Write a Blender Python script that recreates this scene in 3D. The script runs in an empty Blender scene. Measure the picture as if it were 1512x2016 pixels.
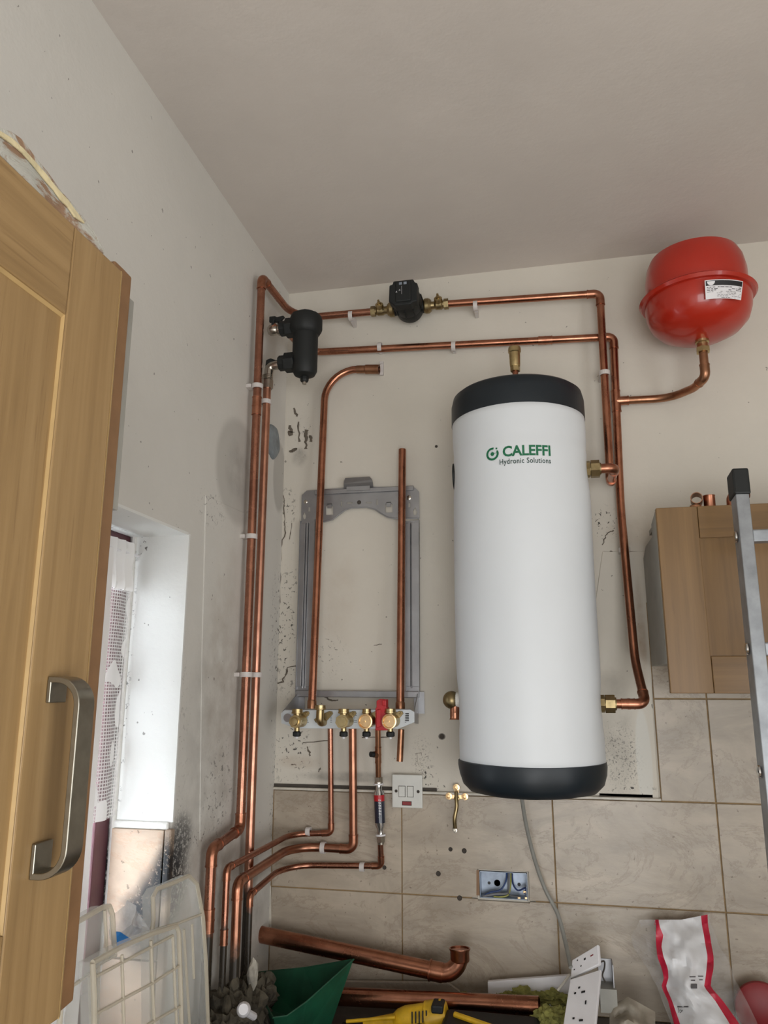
import bpy, bmesh, math, random
from mathutils import Vector, Matrix, noise
random.seed(7)
S = bpy.context.scene
COL = S.collection
V = Vector
# ------------------------------------------------------------ camera
FPX = 1490.0
PITCH = math.atan(336/FPX); YAW = math.atan(328*math.cos(PITCH)/FPX)
CAM = V((0, 0, 1.75))
FW = V((-math.sin(YAW)*math.cos(PITCH), math.cos(YAW)*math.cos(PITCH), math.sin(PITCH)))
RT = V((math.cos(YAW), math.sin(YAW), 0)); UP = RT.cross(FW)
cd = bpy.data.cameras.new('camera'); cam = bpy.data.objects.new('camera', cd); COL.objects.link(cam)
cd.sensor_fit = 'HORIZONTAL'; cd.sensor_width = 36; cd.lens = 36*FPX/1512; cd.clip_start = .02
m = Matrix((RT, UP, -FW)).transposed().to_4x4(); m.translation = CAM; cam.matrix_world = m
S.camera = cam
S.view_settings.view_transform = 'Standard'; S.view_settings.look = 'None'
S.view_settings.gamma = 1; S.view_settings.use_curve_mapping = False
S.view_settings.exposure = -0.25
# ------------------------------------------------------------ world: overcast evening sky
W = bpy.data.worlds.new('sky'); S.world = W; W.use_nodes = True
bg = W.node_tree.nodes['Background']; bg.inputs[0].default_value = (.80, .88, 1, 1); bg.inputs[1].default_value = 1.6
def area(name, loc, rot, sx, sy, power, col):
    l = bpy.data.lights.new(name, 'AREA'); l.shape = 'RECTANGLE'; l.size = sx; l.size_y = sy
    l.energy = power; l.color = col
    o = bpy.data.objects.new(name, l); o.location = loc; o.rotation_euler = rot; COL.objects.link(o); return o
# daylight through the kitchen window in the left wall and through the patio opening behind the camera
area('window_daylight', (-1.12, 1.18, 1.56), (0, math.radians(-90), 0), 1.0, .74, 15, (.90, .95, 1))
area('patio_daylight', (.55, -2.22, 1.15), (math.radians(104), 0, 0), 1.8, 1.9, 62, (1, .985, .955))
area('right_fill_light', (2.32, -.55, 1.10), (math.radians(90), 0, math.radians(90)), 1.5, 1.9, 37, (1, .985, .955))  # unseen fill lamp on the right, added to brighten the left wall
# ------------------------------------------------------------ helpers
D = 2.197; XL = -.797; ZC = 3.022; XR = 2.1; YF = -2.0
def ray(x, y): return FW*FPX+RT*(x-756)+UP*(1008-y)
def at(x, y, Y=D):
    r = ray(x, y); return CAM+r*(Y/r.y)
def ax(x, y, X=XL):
    r = ray(x, y); return CAM+r*(X/r.x)
def az(x, y, Z):
    r = ray(x, y); return CAM+r*((Z-CAM.z)/r.z)
def nb(): return bmesh.new()
def box(bm, lo, hi, M=None):
    vs = [bm.verts.new(V((x, y, z))) for x in (lo[0], hi[0]) for y in (lo[1], hi[1]) for z in (lo[2], hi[2])]
    if M is not None:
        for v in vs: v.co = M @ v.co
    for f in ((0,1,3,2),(4,6,7,5),(0,4,5,1),(2,3,7,6),(0,2,6,4),(1,5,7,3)): bm.faces.new([vs[i] for i in f])
    return vs
def bbox(lo, hi, M=None):
    b = nb(); box(b, lo, hi, M); return b
def fillet(pts, R, n=7):
    pts = [V(p) for p in pts]; out = [pts[0]]
    for i in range(1, len(pts)-1):
        r = R[i-1] if isinstance(R, (list, tuple)) else R
        a, b, c = pts[i-1], pts[i], pts[i+1]
        d1 = (b-a).normalized(); d2 = (c-b).normalized(); th = d1.angle(d2)
        if th < .02 or r <= 0: out.append(b); continue
        t = min(r*math.tan(th/2), (.93 if i == 1 else .48)*(b-a).length, (.93 if i == len(pts)-2 else .48)*(c-b).length); rr = t/math.tan(th/2)
        nrm = (d2-d1*d1.dot(d2)).normalized(); cen = b-d1*t+nrm*rr
        for k in range(n+1):
            ang = th*k/n; out.append(cen-nrm*rr*math.cos(ang)+d1*rr*math.sin(ang))
    out.append(pts[-1]); return out
def tube(bm, pts, r, n=14, cap=True, hollow=False):
    pts = [V(p) for p in pts]; q = []
    for p in pts:
        if not q or (p-q[-1]).length > 1e-5: q.append(p)
    pts = q; N = len(pts)
    tan = [((pts[min(i+1, N-1)]-pts[max(i-1, 0)])).normalized() for i in range(N)]
    u = tan[0].orthogonal().normalized(); rings = []
    for i, p in enumerate(pts):
        if i:
            u = (u-tan[i]*u.dot(tan[i])).normalized()
        w = tan[i].cross(u); rr = r[i] if isinstance(r, (list, tuple)) else r
        rings.append([bm.verts.new(p+(u*math.cos(2*math.pi*k/n)+w*math.sin(2*math.pi*k/n))*rr) for k in range(n)])
    for a, b in zip(rings, rings[1:]):
        for k in range(n): bm.faces.new((a[k], a[(k+1) % n], b[(k+1) % n], b[k]))
    if hollow:
        tot = sum((y-x).length for x, y in zip(pts, pts[1:]))
        for end, i, s in ((rings[0], 0, 1), (rings[-1], N-1, -1)):
            rr = r[i] if isinstance(r, (list, tuple)) else r
            inn = [bm.verts.new(pts[i]+(v.co-pts[i])*.88) for v in end]
            dp = [bm.verts.new(v.co+tan[i]*s*min(rr*3, tot*.45)) for v in inn]
            for k in range(n):
                j = (k+1) % n
                bm.faces.new((end[k], inn[k], inn[j], end[j])); bm.faces.new((inn[k], dp[k], dp[j], inn[j]))
            bm.faces.new(dp)
    elif cap:
        bm.faces.new(rings[0][::-1]); bm.faces.new(rings[-1])
def ring_tube(bm, a, c, ro, ri, n=24):
    a, c = V(a), V(c); L = (c-a).length; M = frame(a, c-a); v = []
    for rr, z in ((ri, 0), (ro, 0), (ro, L), (ri, L)): v.append([bm.verts.new(M @ V((rr*math.cos(6.2832*k/n), rr*math.sin(6.2832*k/n), z))) for k in range(n)])
    for i in range(4):
        for k in range(n): bm.faces.new((v[i][k], v[i][(k+1) % n], v[(i+1) % 4][(k+1) % n], v[(i+1) % 4][k]))
def frame(o, z, x=None):
    z = V(z).normalized()
    x = V(x) if x is not None else z.orthogonal()
    x = (x-z*x.dot(z)).normalized(); y = z.cross(x)
    M = Matrix((x, y, z)).transposed().to_4x4(); M.translation = V(o); return M
def lathe(bm, prof, n=32, M=None, wob=None):
    rings = []
    for r, z in prof:
        if r < 1e-6: rings.append([bm.verts.new((0, 0, z))]); continue
        ring = []
        for k in range(n):
            a = 2*math.pi*k/n; rr = r+(wob(a, z) if wob else 0)
            ring.append(bm.verts.new((rr*math.cos(a), rr*math.sin(a), z)))
        rings.append(ring)
    for a, b in zip(rings, rings[1:]):
        if len(a) == 1 and len(b) == 1: continue
        for k in range(n):
            j = (k+1) % n
            if len(a) == 1: bm.faces.new((a[0], b[j], b[k]))
            elif len(b) == 1: bm.faces.new((a[k], a[j], b[0]))
            else: bm.faces.new((a[k], a[j], b[j], b[k]))
    if len(rings[0]) > 1: bm.faces.new(rings[0][::-1])
    if len(rings[-1]) > 1: bm.faces.new(rings[-1])
    if M is not None:
        for ring in rings:
            for v in ring: v.co = M @ v.co
def prism(bm, poly, d0, d1, M=None):
    a = [bm.verts.new((x, y, d0)) for x, y in poly]; b = [bm.verts.new((x, y, d1)) for x, y in poly]
    n = len(poly)
    if M is not None:
        for v in a+b: v.co = M @ v.co
    bm.faces.new(a[::-1]); bm.faces.new(b)
    for k in range(n): bm.faces.new((a[k], a[(k+1) % n], b[(k+1) % n], b[k]))
def slab(bm, pts, off):
    """closed plate: outline of world points pushed by off"""
    a = [bm.verts.new(p) for p in pts]; b = [bm.verts.new(V(p)+V(off)) for p in pts]; n = len(pts)
    bm.faces.new(a); bm.faces.new(b[::-1])
    for k in range(n): bm.faces.new((a[k], b[k], b[(k+1) % n], a[(k+1) % n]))
def ngon(r, n, rot=0, sx=1): return [(sx*r*math.cos(rot+2*math.pi*k/n), r*math.sin(rot+2*math.pi*k/n)) for k in range(n)]
def wloc(o):
    p = V((0, 0, 0))
    while o is not None: p += o.location; o = o.parent
    return p
def obj(name, bm, mat, parent=None, smooth=False, bev=0, seg=2, ang=35):
    bmesh.ops.recalc_face_normals(bm, faces=bm.faces)
    if parent is None:
        xs = [v.co for v in bm.verts]
        off = V(((min(c.x for c in xs)+max(c.x for c in xs))/2, (min(c.y for c in xs)+max(c.y for c in xs))/2, min(c.z for c in xs)))
    else: off = wloc(parent)
    for v in bm.verts: v.co -= off
    me = bpy.data.meshes.new(name); bm.to_mesh(me); bm.free()
    if mat: me.materials.append(mat)
    if smooth:
        me.polygons.foreach_set('use_smooth', [True]*len(me.polygons)); me.set_sharp_from_angle(angle=math.radians(ang))
    o = bpy.data.objects.new(name, me); COL.objects.link(o)
    if parent is None: o.location = off
    else: o.parent = parent
    if bev:
        b = o.modifiers.new('bevel', 'BEVEL'); b.width = bev; b.segments = seg; b.limit_method = 'ANGLE'; b.angle_limit = .6
    return o
def thing(name, label, cat, loc, group=None):
    o = bpy.data.objects.new(name, None); o.empty_display_size = .05; COL.objects.link(o); o.location = loc
    return tag(o, label, cat, group)
def tag(o, label, cat, group=None):
    o['label'] = label; o['category'] = cat
    if group: o['group'] = group
    return o
def struct(o): o['kind'] = 'structure'; return o
def lab(o, t): o['label'] = t; return o
def curve_mesh(cu):
    o = bpy.data.objects.new('tmp', cu); COL.objects.link(o)
    dg = bpy.context.evaluated_depsgraph_get(); dg.update()
    me = bpy.data.meshes.new_from_object(o.evaluated_get(dg)); bm = nb(); bm.from_mesh(me)
    bpy.data.objects.remove(o); bpy.data.curves.remove(cu); bpy.data.meshes.remove(me); return bm
def text_bm(s, size, bold=0, sx=1, ext=.0002, space=1):
    cu = bpy.data.curves.new('t', 'FONT'); cu.body = s; cu.size = size; cu.offset = bold; cu.extrude = ext
    cu.space_character = space; cu.resolution_u = 3
    bm = curve_mesh(cu)
    for v in bm.verts: v.co.x *= sx
    return bm
def plate(outer, holes, th):
    cu = bpy.data.curves.new('p', 'CURVE'); cu.dimensions = '2D'; cu.fill_mode = 'BOTH'; cu.extrude = th/2
    for poly in [outer]+holes:
        s = cu.splines.new('POLY'); s.points.add(len(poly)-1); s.use_cyclic_u = True
        for p, q in zip(s.points, poly): p.co = (q[0], q[1], 0, 1)
    bm = curve_mesh(cu); bmesh.ops.remove_doubles(bm, verts=bm.verts, dist=1e-5); return bm
def xf(bm, M):
    for v in bm.verts: v.co = M @ v.co
    return bm
# ------------------------------------------------------------ materials
def new_mat(name):
    mt = bpy.data.materials.new(name); mt.use_nodes = True
    return mt, mt.node_tree, mt.node_tree.nodes['Principled BSDF']
def N(nt, t, **k):
    n = nt.nodes.new(t)
    for a, b in k.items(): setattr(n, a, b)
    return n
def lin(c): return tuple(((x/255)/12.92 if x/255 <= .04045 else ((x/255+.055)/1.055)**2.4) for x in c)+(1,)
def pos_socket(nt): return N(nt, 'ShaderNodeNewGeometry').outputs['Position']
def noise_node(nt, vec, scale, detail=4, rough=.55, dist=0):
    n = N(nt, 'ShaderNodeTexNoise'); n.inputs['Scale'].default_value = scale; n.inputs['Detail'].default_value = detail
    n.inputs['Roughness'].default_value = rough; n.inputs['Distortion'].default_value = dist
    nt.links.new(vec, n.inputs['Vector']); return n.outputs['Fac']
def ramp(nt, fac, stops):
    r = N(nt, 'ShaderNodeValToRGB'); e = r.color_ramp.elements
    while len(e) < len(stops): e.new(.5)
    for x, (p, c) in zip(e, stops): x.position = p; x.color = c if len(c) == 4 else tuple(c)+(1,)
    nt.links.new(fac, r.inputs[0]); return r.outputs[0]
def mix(nt, fac, a, b, mode='MIX'):
    n = N(nt, 'ShaderNodeMix', data_type='RGBA', blend_type=mode)
    for s, v in ((n.inputs[0], fac), (n.inputs[6], a), (n.inputs[7], b)):
        if hasattr(v, 'links'): nt.links.new(v, s)
        else: s.default_value = v
    return n.outputs[2]
def math_(nt, op, a, b=None):
    n = N(nt, 'ShaderNodeMath', operation=op)
    for s, v in ((n.inputs[0], a), (n.inputs[1], b)):
        if v is None: continue
        if hasattr(v, 'links'): nt.links.new(v, s)
        else: s.default_value = v
    return n.outputs[0]
def bump(nt, bs, h, st, dist=.01):
    b = N(nt, 'ShaderNodeBump'); b.inputs['Strength'].default_value = st; b.inputs['Distance'].default_value = dist
    nt.links.new(h, b.inputs['Height']); nt.links.new(b.outputs[0], bs.inputs['Normal'])
def scaled(nt, vec, s):
    n = N(nt, 'ShaderNodeVectorMath', operation='MULTIPLY'); nt.links.new(vec, n.inputs[0]); n.inputs[1].default_value = s; return n.outputs[0]
def simple(name, rgb, rough=.5, metal=0, var=.08, scale=30, bmp=0, trans=0, alpha=1, coat=0, bscale=None):
    mt, nt, bs = new_mat(name); p = pos_socket(nt)
    c = lin(rgb); f = noise_node(nt, p, scale, 5)
    col = ramp(nt, f, [(.3, tuple(x*(1-var) for x in c[:3])), (.7, tuple(min(1, x*(1+var)) for x in c[:3]))])
    nt.links.new(col, bs.inputs['Base Color']); bs.inputs['Roughness'].default_value = rough
    bs.inputs['Metallic'].default_value = metal; bs.inputs['Transmission Weight'].default_value = trans
    bs.inputs['Alpha'].default_value = alpha; bs.inputs['Coat Weight'].default_value = coat
    if bmp: bump(nt, bs, noise_node(nt, p, bscale or scale*2, 4), bmp, .003)
    return mt
def wall_mat(name, base, stains, plane, rough=.75, speck=.6):
    """painted plaster with mould spots, scuffs and soft discoloured zones; stains: (world centre, (r1,r2), kind, strength)"""
    mt, nt, bs = new_mat(name); p = pos_socket(nt)
    c = lin(base)[:3]
    col = ramp(nt, noise_node(nt, p, 2.2, 6, .6), [(.3, tuple(x*.94 for x in c)), (.7, tuple(min(1, x*1.04) for x in c))])
    spots = ramp(nt, noise_node(nt, p, 95, 3, .6, .6), [(.60, (0, 0, 0)), (.64, (1, 1, 1))])
    fine = ramp(nt, noise_node(nt, p, 230, 3, .7), [(.55, (0, 0, 0)), (.66, (1, 1, 1))])
    soft = ramp(nt, noise_node(nt, p, 14, 5, .6), [(.30, (0, 0, 0)), (.7, (1, 1, 1))])
    spk = ramp(nt, noise_node(nt, p, 60, 2, .5), [(.745, (0, 0, 0)), (.755, (1, 1, 1))])
    col = mix(nt, math_(nt, 'MULTIPLY', spk, speck), col, lin((66, 58, 50)))
    cols = {'spots': (spots, lin((45, 42, 38))), 'fine': (fine, lin((55, 58, 60))), 'brown': (soft, lin((150, 118, 84))),
            'grey': (soft, lin((105, 100, 94))), 'black': (ramp(nt, noise_node(nt, p, 150, 4, .7), [(.33, (0, 0, 0)), (.52, (1, 1, 1))]), lin((34, 36, 41))), 'flat': (None, lin((112, 106, 98))), 'pale': (None, lin((214, 214, 208)))}
    for cen, rad, kind, st in stains:
        s = N(nt, 'ShaderNodeVectorMath', operation='SUBTRACT'); nt.links.new(p, s.inputs[0]); s.inputs[1].default_value = cen
        inv = (1/rad[0], 0, 1/rad[1]) if plane == 'xz' else (0, 1/rad[0], 1/rad[1])
        l = N(nt, 'ShaderNodeVectorMath', operation='LENGTH'); nt.links.new(scaled(nt, s.outputs[0], inv), l.inputs[0])
        mr = N(nt, 'ShaderNodeMapRange', interpolation_type='SMOOTHSTEP'); nt.links.new(l.outputs['Value'], mr.inputs[0])
        lo = .8 if kind in ('flat', 'pale') else .35
        mr.inputs[1].default_value = 1; mr.inputs[2].default_value = lo; mr.inputs[3].default_value = 0; mr.inputs[4].default_value = st
        tex, cc = cols[kind]
        f = mr.outputs[0] if tex is None else math_(nt, 'MULTIPLY', mr.outputs[0], tex)
        col = mix(nt, f, col, cc)
    nt.links.new(col, bs.inputs['Base Color']); bs.inputs['Roughness'].default_value = rough
    h = math_(nt, 'ADD', noise_node(nt, p, 9, 5, .55), math_(nt, 'MULTIPLY', noise_node(nt, p, 120, 3), .12))
    bump(nt, bs, h, .35, .008); return mt
def px_z(c, r): return (c, (r[0]*.00138, r[1]*.00138))
def st(x, y, rx, ry, k, s): return (tuple(at(x, y)), (rx*.00138, ry*.00138), k, s)
def sl(x, y, ry_m, rz_m, k, s): return (tuple(ax(x, y)), (ry_m, rz_m), k, s)
M_back = wall_mat('plaster_cream_mouldy', (208, 202, 190), [
    st(600, 860, 26, 60, 'spots', .9), st(590, 900, 24, 30, 'grey', .6), st(565, 1000, 30, 60, 'spots', .8), st(570, 1240, 45, 190, 'spots', .85),
    st(575, 1480, 55, 90, 'spots', .9), st(640, 1290, 60, 70, 'spots', .55), st(590, 1500, 60, 20, 'brown', .35), st(830, 1490, 30, 60, 'fine', .5), st(840, 1530, 26, 34, 'spots', .9),
    st(660, 1180, 70, 160, 'brown', .16), st(1190, 1030, 42, 45, 'spots', 1), st(1240, 1050, 60, 40, 'brown', .25), st(1225, 1490, 50, 80, 'fine', .9), st(1215, 1420, 40, 170, 'grey', .35),
    st(1262, 1240, 12, 130, 'brown', .6), st(1268, 1500, 16, 110, 'pale', .6), st(990, 722, 30, 6, 'spots', .6), st(870, 1450, 8, 7, 'flat', 1), st(860, 880, 7, 5, 'spots', 1),
    st(1245, 1560, 60, 22, 'spots', .9), st(850, 1545, 60, 15, 'spots', .8), st(700, 1530, 160, 14, 'grey', .6), st(560, 700, 30, 200, 'grey', .2)], 'xz')
M_left = wall_mat('plaster_white_mouldy', (212, 209, 202), [
    sl(470, 930, .16, .16, 'flat', .30), sl(470, 930, .11, .11, 'grey', .4), sl(415, 1000, .10, .06, 'spots', .6), sl(356, 1650, .07, .07, 'black', .8), sl(385, 1650, .07, .03, 'spots', 1),
    sl(330, 1740, .13, .12, 'black', 1), sl(420, 1500, .22, .5, 'grey', .35), sl(440, 1300, .14, .45, 'brown', .22), sl(430, 1560, .12, .16, 'spots', .6), sl(430, 1750, .3, .2, 'brown', .35),
    sl(548, 1250, .10, .25, 'spots', .9), sl(545, 1560, .08, .3, 'spots', .8), sl(340, 1500, .1, .35, 'spots', .25), sl(550, 940, .06, .12, 'flat', .35), sl(460, 1800, .35, .2, 'grey', .5)], 'yz')
M_jamb = wall_mat('reveal_white_paint', (226, 226, 222), [((-.93, 1.575, 1.75), (.02, .45), 'spots', .7), ((-.92, 1.575, 2.06), (.04, .03), 'spots', 1)], 'xz', .55)
M_ceil = wall_mat('ceiling_paint', (204, 196, 188), [], 'xz', .85, 0)
def tile_mat(name, base, vein, rough=.32, extra=None):
    mt, nt, bs = new_mat(name); p = pos_socket(nt)
    oi = N(nt, 'ShaderNodeObjectInfo')
    add = N(nt, 'ShaderNodeVectorMath', operation='ADD'); nt.links.new(p, add.inputs[0])
    sc = N(nt, 'ShaderNodeVectorMath', operation='SCALE'); nt.links.new(oi.outputs['Location'], sc.inputs[0]); sc.inputs['Scale'].default_value = 3.7
    nt.links.new(sc.outputs[0], add.inputs[1]); q = add.outputs[0]
    b = lin(base)[:3]
    col = ramp(nt, noise_node(nt, scaled(nt, q, (3, 3, 7)), 1.3, 8, .62, 1.2), [(.3, tuple(x*.78 for x in b)), (.5, b), (.70, tuple(min(1, x*1.25) for x in b))])
    v = ramp(nt, noise_node(nt, scaled(nt, q, (1.6, 1.6, 3.0)), 2.0, 12, .72, .8), [(.485, (0, 0, 0)), (.5, (1, 1, 1)), (.53, (0, 0, 0))])
    col = mix(nt, math_(nt, 'MULTIPLY', v, .42), col, lin(vein))
    speck = ramp(nt, noise_node(nt, p, 70, 3, .6), [(.69, (0, 0, 0)), (.705, (1, 1, 1))])
    col = mix(nt, math_(nt, 'MULTIPLY', speck, .6), col, lin((90, 76, 60)))
    dirt = ramp(nt, noise_node(nt, p, 5, 6, .65), [(.45, (0, 0, 0)), (.8, (1, 1, 1))])
    col = mix(nt, math_(nt, 'MULTIPLY', dirt, .35), col, lin((140, 124, 104)))
    if extra:
        for cen, ra, s in extra:
            su = N(nt, 'ShaderNodeVectorMath', operation='SUBTRACT'); nt.links.new(p, su.inputs[0]); su.inputs[1].default_value = cen
            l = N(nt, 'ShaderNodeVectorMath', operation='LENGTH'); nt.links.new(scaled(nt, su.outputs[0], (1/ra[0], 1/ra[1], 1/ra[2])), l.inputs[0])
            mr = N(nt, 'ShaderNodeMapRange', interpolation_type='SMOOTHSTEP'); nt.links.new(l.outputs['Value'], mr.inputs[0])
            mr.inputs[1].default_value = 1; mr.inputs[2].default_value = .2; mr.inputs[3].default_value = 0; mr.inputs[4].default_value = s
            fz = ramp(nt, noise_node(nt, p, 150, 4, .7), [(.26, (0, 0, 0)), (.44, (1, 1, 1))])
            col = mix(nt, math_(nt, 'MULTIPLY', mr.outputs[0], fz), col, lin((20, 22, 26)))
    nt.links.new(col, bs.inputs['Base Color']); bs.inputs['Roughness'].default_value = rough
    bump(nt, bs, noise_node(nt, scaled(nt, q, (3, 3, 7)), 8, 6), .12, .004); return mt
M_tile = tile_mat('tile_grey_marble', (172, 160, 144), (132, 116, 98))
M_tilel = tile_mat('tile_grubby', (160, 150, 138), (110, 96, 84), .5)
M_tilej = tile_mat('tile_pink_marble', (200, 176, 154), (190, 150, 120), .55, [((-.798, 1.575, 1.38), (.030, .2, .10), 1.0), ((-.812, 1.575, 1.35), (.035, .2, .07), 1.0), ((-.835, 1.575, 1.315), (.04, .2, .07), 1.0), ((-.862, 1.575, 1.28), (.05, .2, .07), 1.0), ((-.83, 1.575, 1.24), (.09, .2, .08), 1.0)])
M_grout = simple('grout_ochre', (150, 126, 92), .9, 0, .2, 60)
M_trim = simple('tile_trim_cream', (200, 194, 182), .4, 0, .15, 40)
M_flk = simple('flaked_mark', (104, 95, 84), .9, 0, .25, 200)
M_dark = simple('dark_brown', (70, 64, 58), .9, 0, .2)  # dark brown; also stands for shade in gaps and drilled holes
def metal_mat(name, a, b, rough, scale=18, grime=None):
    mt, nt, bs = new_mat(name); p = pos_socket(nt)
    n1 = noise_node(nt, p, scale, 6, .62); n2 = noise_node(nt, p, scale*4, 4)
    col = ramp(nt, n1, [(.32, lin(a)), (.68, lin(b))])
    rg = N(nt, 'ShaderNodeMapRange'); nt.links.new(n1, rg.inputs[0]); rg.inputs[1].default_value = .3; rg.inputs[2].default_value = .7
    rg.inputs[3].default_value = rough+.05; rg.inputs[4].default_value = max(.05, rough-.03)
    nt.links.new(rg.outputs[0], bs.inputs['Roughness']); bs.inputs['Metallic'].default_value = 1
    if grime:   # old oxide and pipe wrap on the buried tails in the corner
        sx = N(nt, 'ShaderNodeSeparateXYZ'); nt.links.new(p, sx.inputs[0])
        h = math_(nt, 'ADD', sx.outputs['Z'], math_(nt, 'MULTIPLY', n1, .10))
        gz = N(nt, 'ShaderNodeMapRange'); nt.links.new(h, gz.inputs[0]); gz.inputs[1].default_value = grime+.03; gz.inputs[2].default_value = grime; gz.inputs[3].default_value = 0; gz.inputs[4].default_value = 1
        col = mix(nt, gz.outputs[0], col, lin((54, 48, 40)))
        mm = N(nt, 'ShaderNodeMapRange'); nt.links.new(gz.outputs[0], mm.inputs[0]); mm.inputs[3].default_value = 1; mm.inputs[4].default_value = .15
        nt.links.new(mm.outputs[0], bs.inputs['Metallic'])
    nt.links.new(col, bs.inputs['Base Color']); bump(nt, bs, n2, .012, .002); return mt
M_cu = metal_mat('copper', (148, 98, 76), (190, 132, 106), .25)
M_cug = metal_mat('copper_with_grimy_tail', (142, 96, 78), (182, 130, 108), .27, 18, 1.245)
M_cugd = metal_mat('copper_low_grime', (150, 104, 84), (190, 138, 112), .30, 18, 1.19)
M_cugb = metal_mat('copper_high_grime', (170, 120, 100), (204, 152, 128), .30, 18, 1.28)
M_cuo = metal_mat('copper_tarnished', (136, 98, 74), (184, 134, 104), .33)
M_fit = metal_mat('copper_fitting', (146, 96, 74), (190, 134, 108), .30, 30)
M_br = metal_mat('brass', (166, 146, 104), (202, 182, 138), .32, 30)
M_brd = metal_mat('brass_aged', (124, 110, 80), (164, 146, 108), .38, 30)
M_bro = metal_mat('brass_face_bright', (222, 180, 128), (246, 214, 168), .3, 40)
M_hol = None
M_chr = metal_mat('chrome', (190, 190, 188), (225, 225, 225), .14, 20)
M_nik = metal_mat('nickel', (150, 144, 134), (196, 190, 180), .25, 20)
M_galv = simple('galvanised_steel', (158, 158, 160), .38, .75, .12, 14, .05)
M_galvb = simple('galvanised_backbox', (150, 160, 174), .42, .6, .3, 22, .05)
M_rail = simple('coated_rail_white', (206, 212, 216), .4, .1, .06, 12)
M_alu = simple('ladder_aluminium', (150, 154, 158), .42, .7, .22, 22, .08)
M_blk = simple('plastic_black', (16, 20, 20), .6, 0, .12, 20)
M_cast = simple('cast_iron_black', (14, 18, 18), .55, 0, .15, 60, .1)
M_cap = simple('insulation_cap_black', (17, 27, 34), .46, 0, .1, 10, .10, bscale=14)
M_tank = simple('tank_jacket_white', (216, 220, 223), .45, 0, .015, 6, .05, bscale=6)
M_red = simple('vessel_red_enamel', (172, 38, 20), .30, 0, .06, 8, .01, coat=.35)
M_wpl = simple('clip_white_plastic', (206, 200, 196), .45, 0, .05)
M_wplate = simple('plate_white_plastic', (212, 212, 206), .35, 0, .04)
M_white = simple('paper_white', (226, 224, 226), .5, 0, .03)
M_ink = simple('ink_black', (28, 28, 30), .5, 0, .05)
M_green = simple('logo_green', (14, 104, 68), .45, 0, .05)
M_greenb = simple('dustbin_green_plastic', (20, 74, 52), .5, 0, .35, 16, .1)
M_redp = simple('red_plastic', (176, 26, 34), .38, 0, .1)
M_neon = simple('neon_dark_red', (130, 40, 44), .2, 0, .1)
M_navy = simple('sleeve_navy', (28, 34, 52), .25, 0, .1, coat=.5)
M_mel = simple('melamine_grey', (150, 148, 140), .5, 0, .12, 14)
M_ptfe = simple('ptfe_white', (214, 212, 206), .6, 0, .08, 90, .2)
M_putty = simple('putty_grey', (128, 136, 140), .5, 0, .3, 30, .5)
M_yel = simple('tool_yellow', (214, 170, 30), .42, 0, .25, 30, .05)
M_cord = simple('cable_grey', (140, 140, 134), .5, 0, .08)
M_blue = simple('blue_plastic', (30, 130, 214), .4, 0, .1)
M_frame = simple('window_frame_mauve', (92, 56, 62), .4, 0, .12)
M_wool = simple('mineral_wool_olive', (128, 126, 66), .95, 0, .45, 45, .9, bscale=70)
M_rub = simple('rubble_brown', (74, 68, 56), .95, 0, .6, 26, 1, bscale=60)
M_rubl = simple('broken_plaster', (168, 162, 150), .9, 0, .4, 30, .8)
M_wt = simple('worktop_dark', (70, 64, 58), .4, 0, .3, 30)
M_floor = simple('floor_vinyl', (190, 180, 166), .5, 0, .15, 8)
M_bred = simple('bag_red', (190, 34, 62), .35, 0, .08)
M_bwht = simple('bag_white', (222, 222, 224), .32, 0, .04, 10, .3, bscale=24)
M_lid = simple('lid_dark_red', (138, 30, 34), .45, 0, .08)
def film_mat(name, rgb, alpha, rough=.2):
    mt, nt, bs = new_mat(name); p = pos_socket(nt)
    n = noise_node(nt, p, 22, 4)
    f = ramp(nt, n, [(.35, (alpha*.6,)*3), (.65, (min(1, alpha*1.5),)*3)])
    nt.links.new(f, bs.inputs['Alpha']); bs.inputs['Base Color'].default_value = lin(rgb); bs.inputs['Roughness'].default_value = rough
    bump(nt, bs, noise_node(nt, p, 30, 4), .5, .004); return mt
M_film = film_mat('clear_film', (228, 228, 230), .6)
M_filmb = film_mat('bag_clear_film', (222, 220, 220), .2)
def milky(name, rgb, alpha):
    m_ = simple(name, rgb, .4, 0, .04, 8); m_.node_tree.nodes['Principled BSDF'].inputs['Alpha'].default_value = alpha; return m_
M_case = milky('organiser_translucent', (214, 214, 208), .30)
M_caser = milky('organiser_rib', (206, 196, 176), .62)
def wood_mat(name, a, b, c, axis):
    mt, nt, bs = new_mat(name); p = pos_socket(nt)
    s = {'z': (60, 60, 2.2), 'y': (60, 2.2, 60), 'x': (2.2, 60, 60)}[axis]
    n1 = noise_node(nt, scaled(nt, p, s), 1, 7, .6, .4)
    s2 = {'z': (10, 10, .8), 'y': (10, .8, 10), 'x': (.8, 10, 10)}[axis]
    n2 = noise_node(nt, scaled(nt, p, s2), 1, 3, .5, 1)
    col = ramp(nt, n1, [(.3, lin(a)), (.5, lin(b)), (.72, lin(c))])
    col = mix(nt, .35, col, ramp(nt, n2, [(.3, lin(a)), (.7, lin(c))]))
    pores = ramp(nt, noise_node(nt, scaled(nt, p, tuple(x*3 for x in s)), 1, 2), [(.64, (0, 0, 0)), (.70, (1, 1, 1))])
    col = mix(nt, math_(nt, 'MULTIPLY', pores, .25), col, lin((96, 68, 38)))
    nt.links.new(col, bs.inputs['Base Color']); bs.inputs['Roughness'].default_value = .42
    bump(nt, bs, n1, .08, .002); return mt
OA = ((132, 104, 66), (154, 124, 82), (172, 142, 98))
M_oz = wood_mat('oak_upright', *OA, 'z'); M_oy = wood_mat('oak_along_door', *OA, 'y')
OB = ((104, 78, 44), (122, 92, 54), (134, 103, 62))
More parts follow.
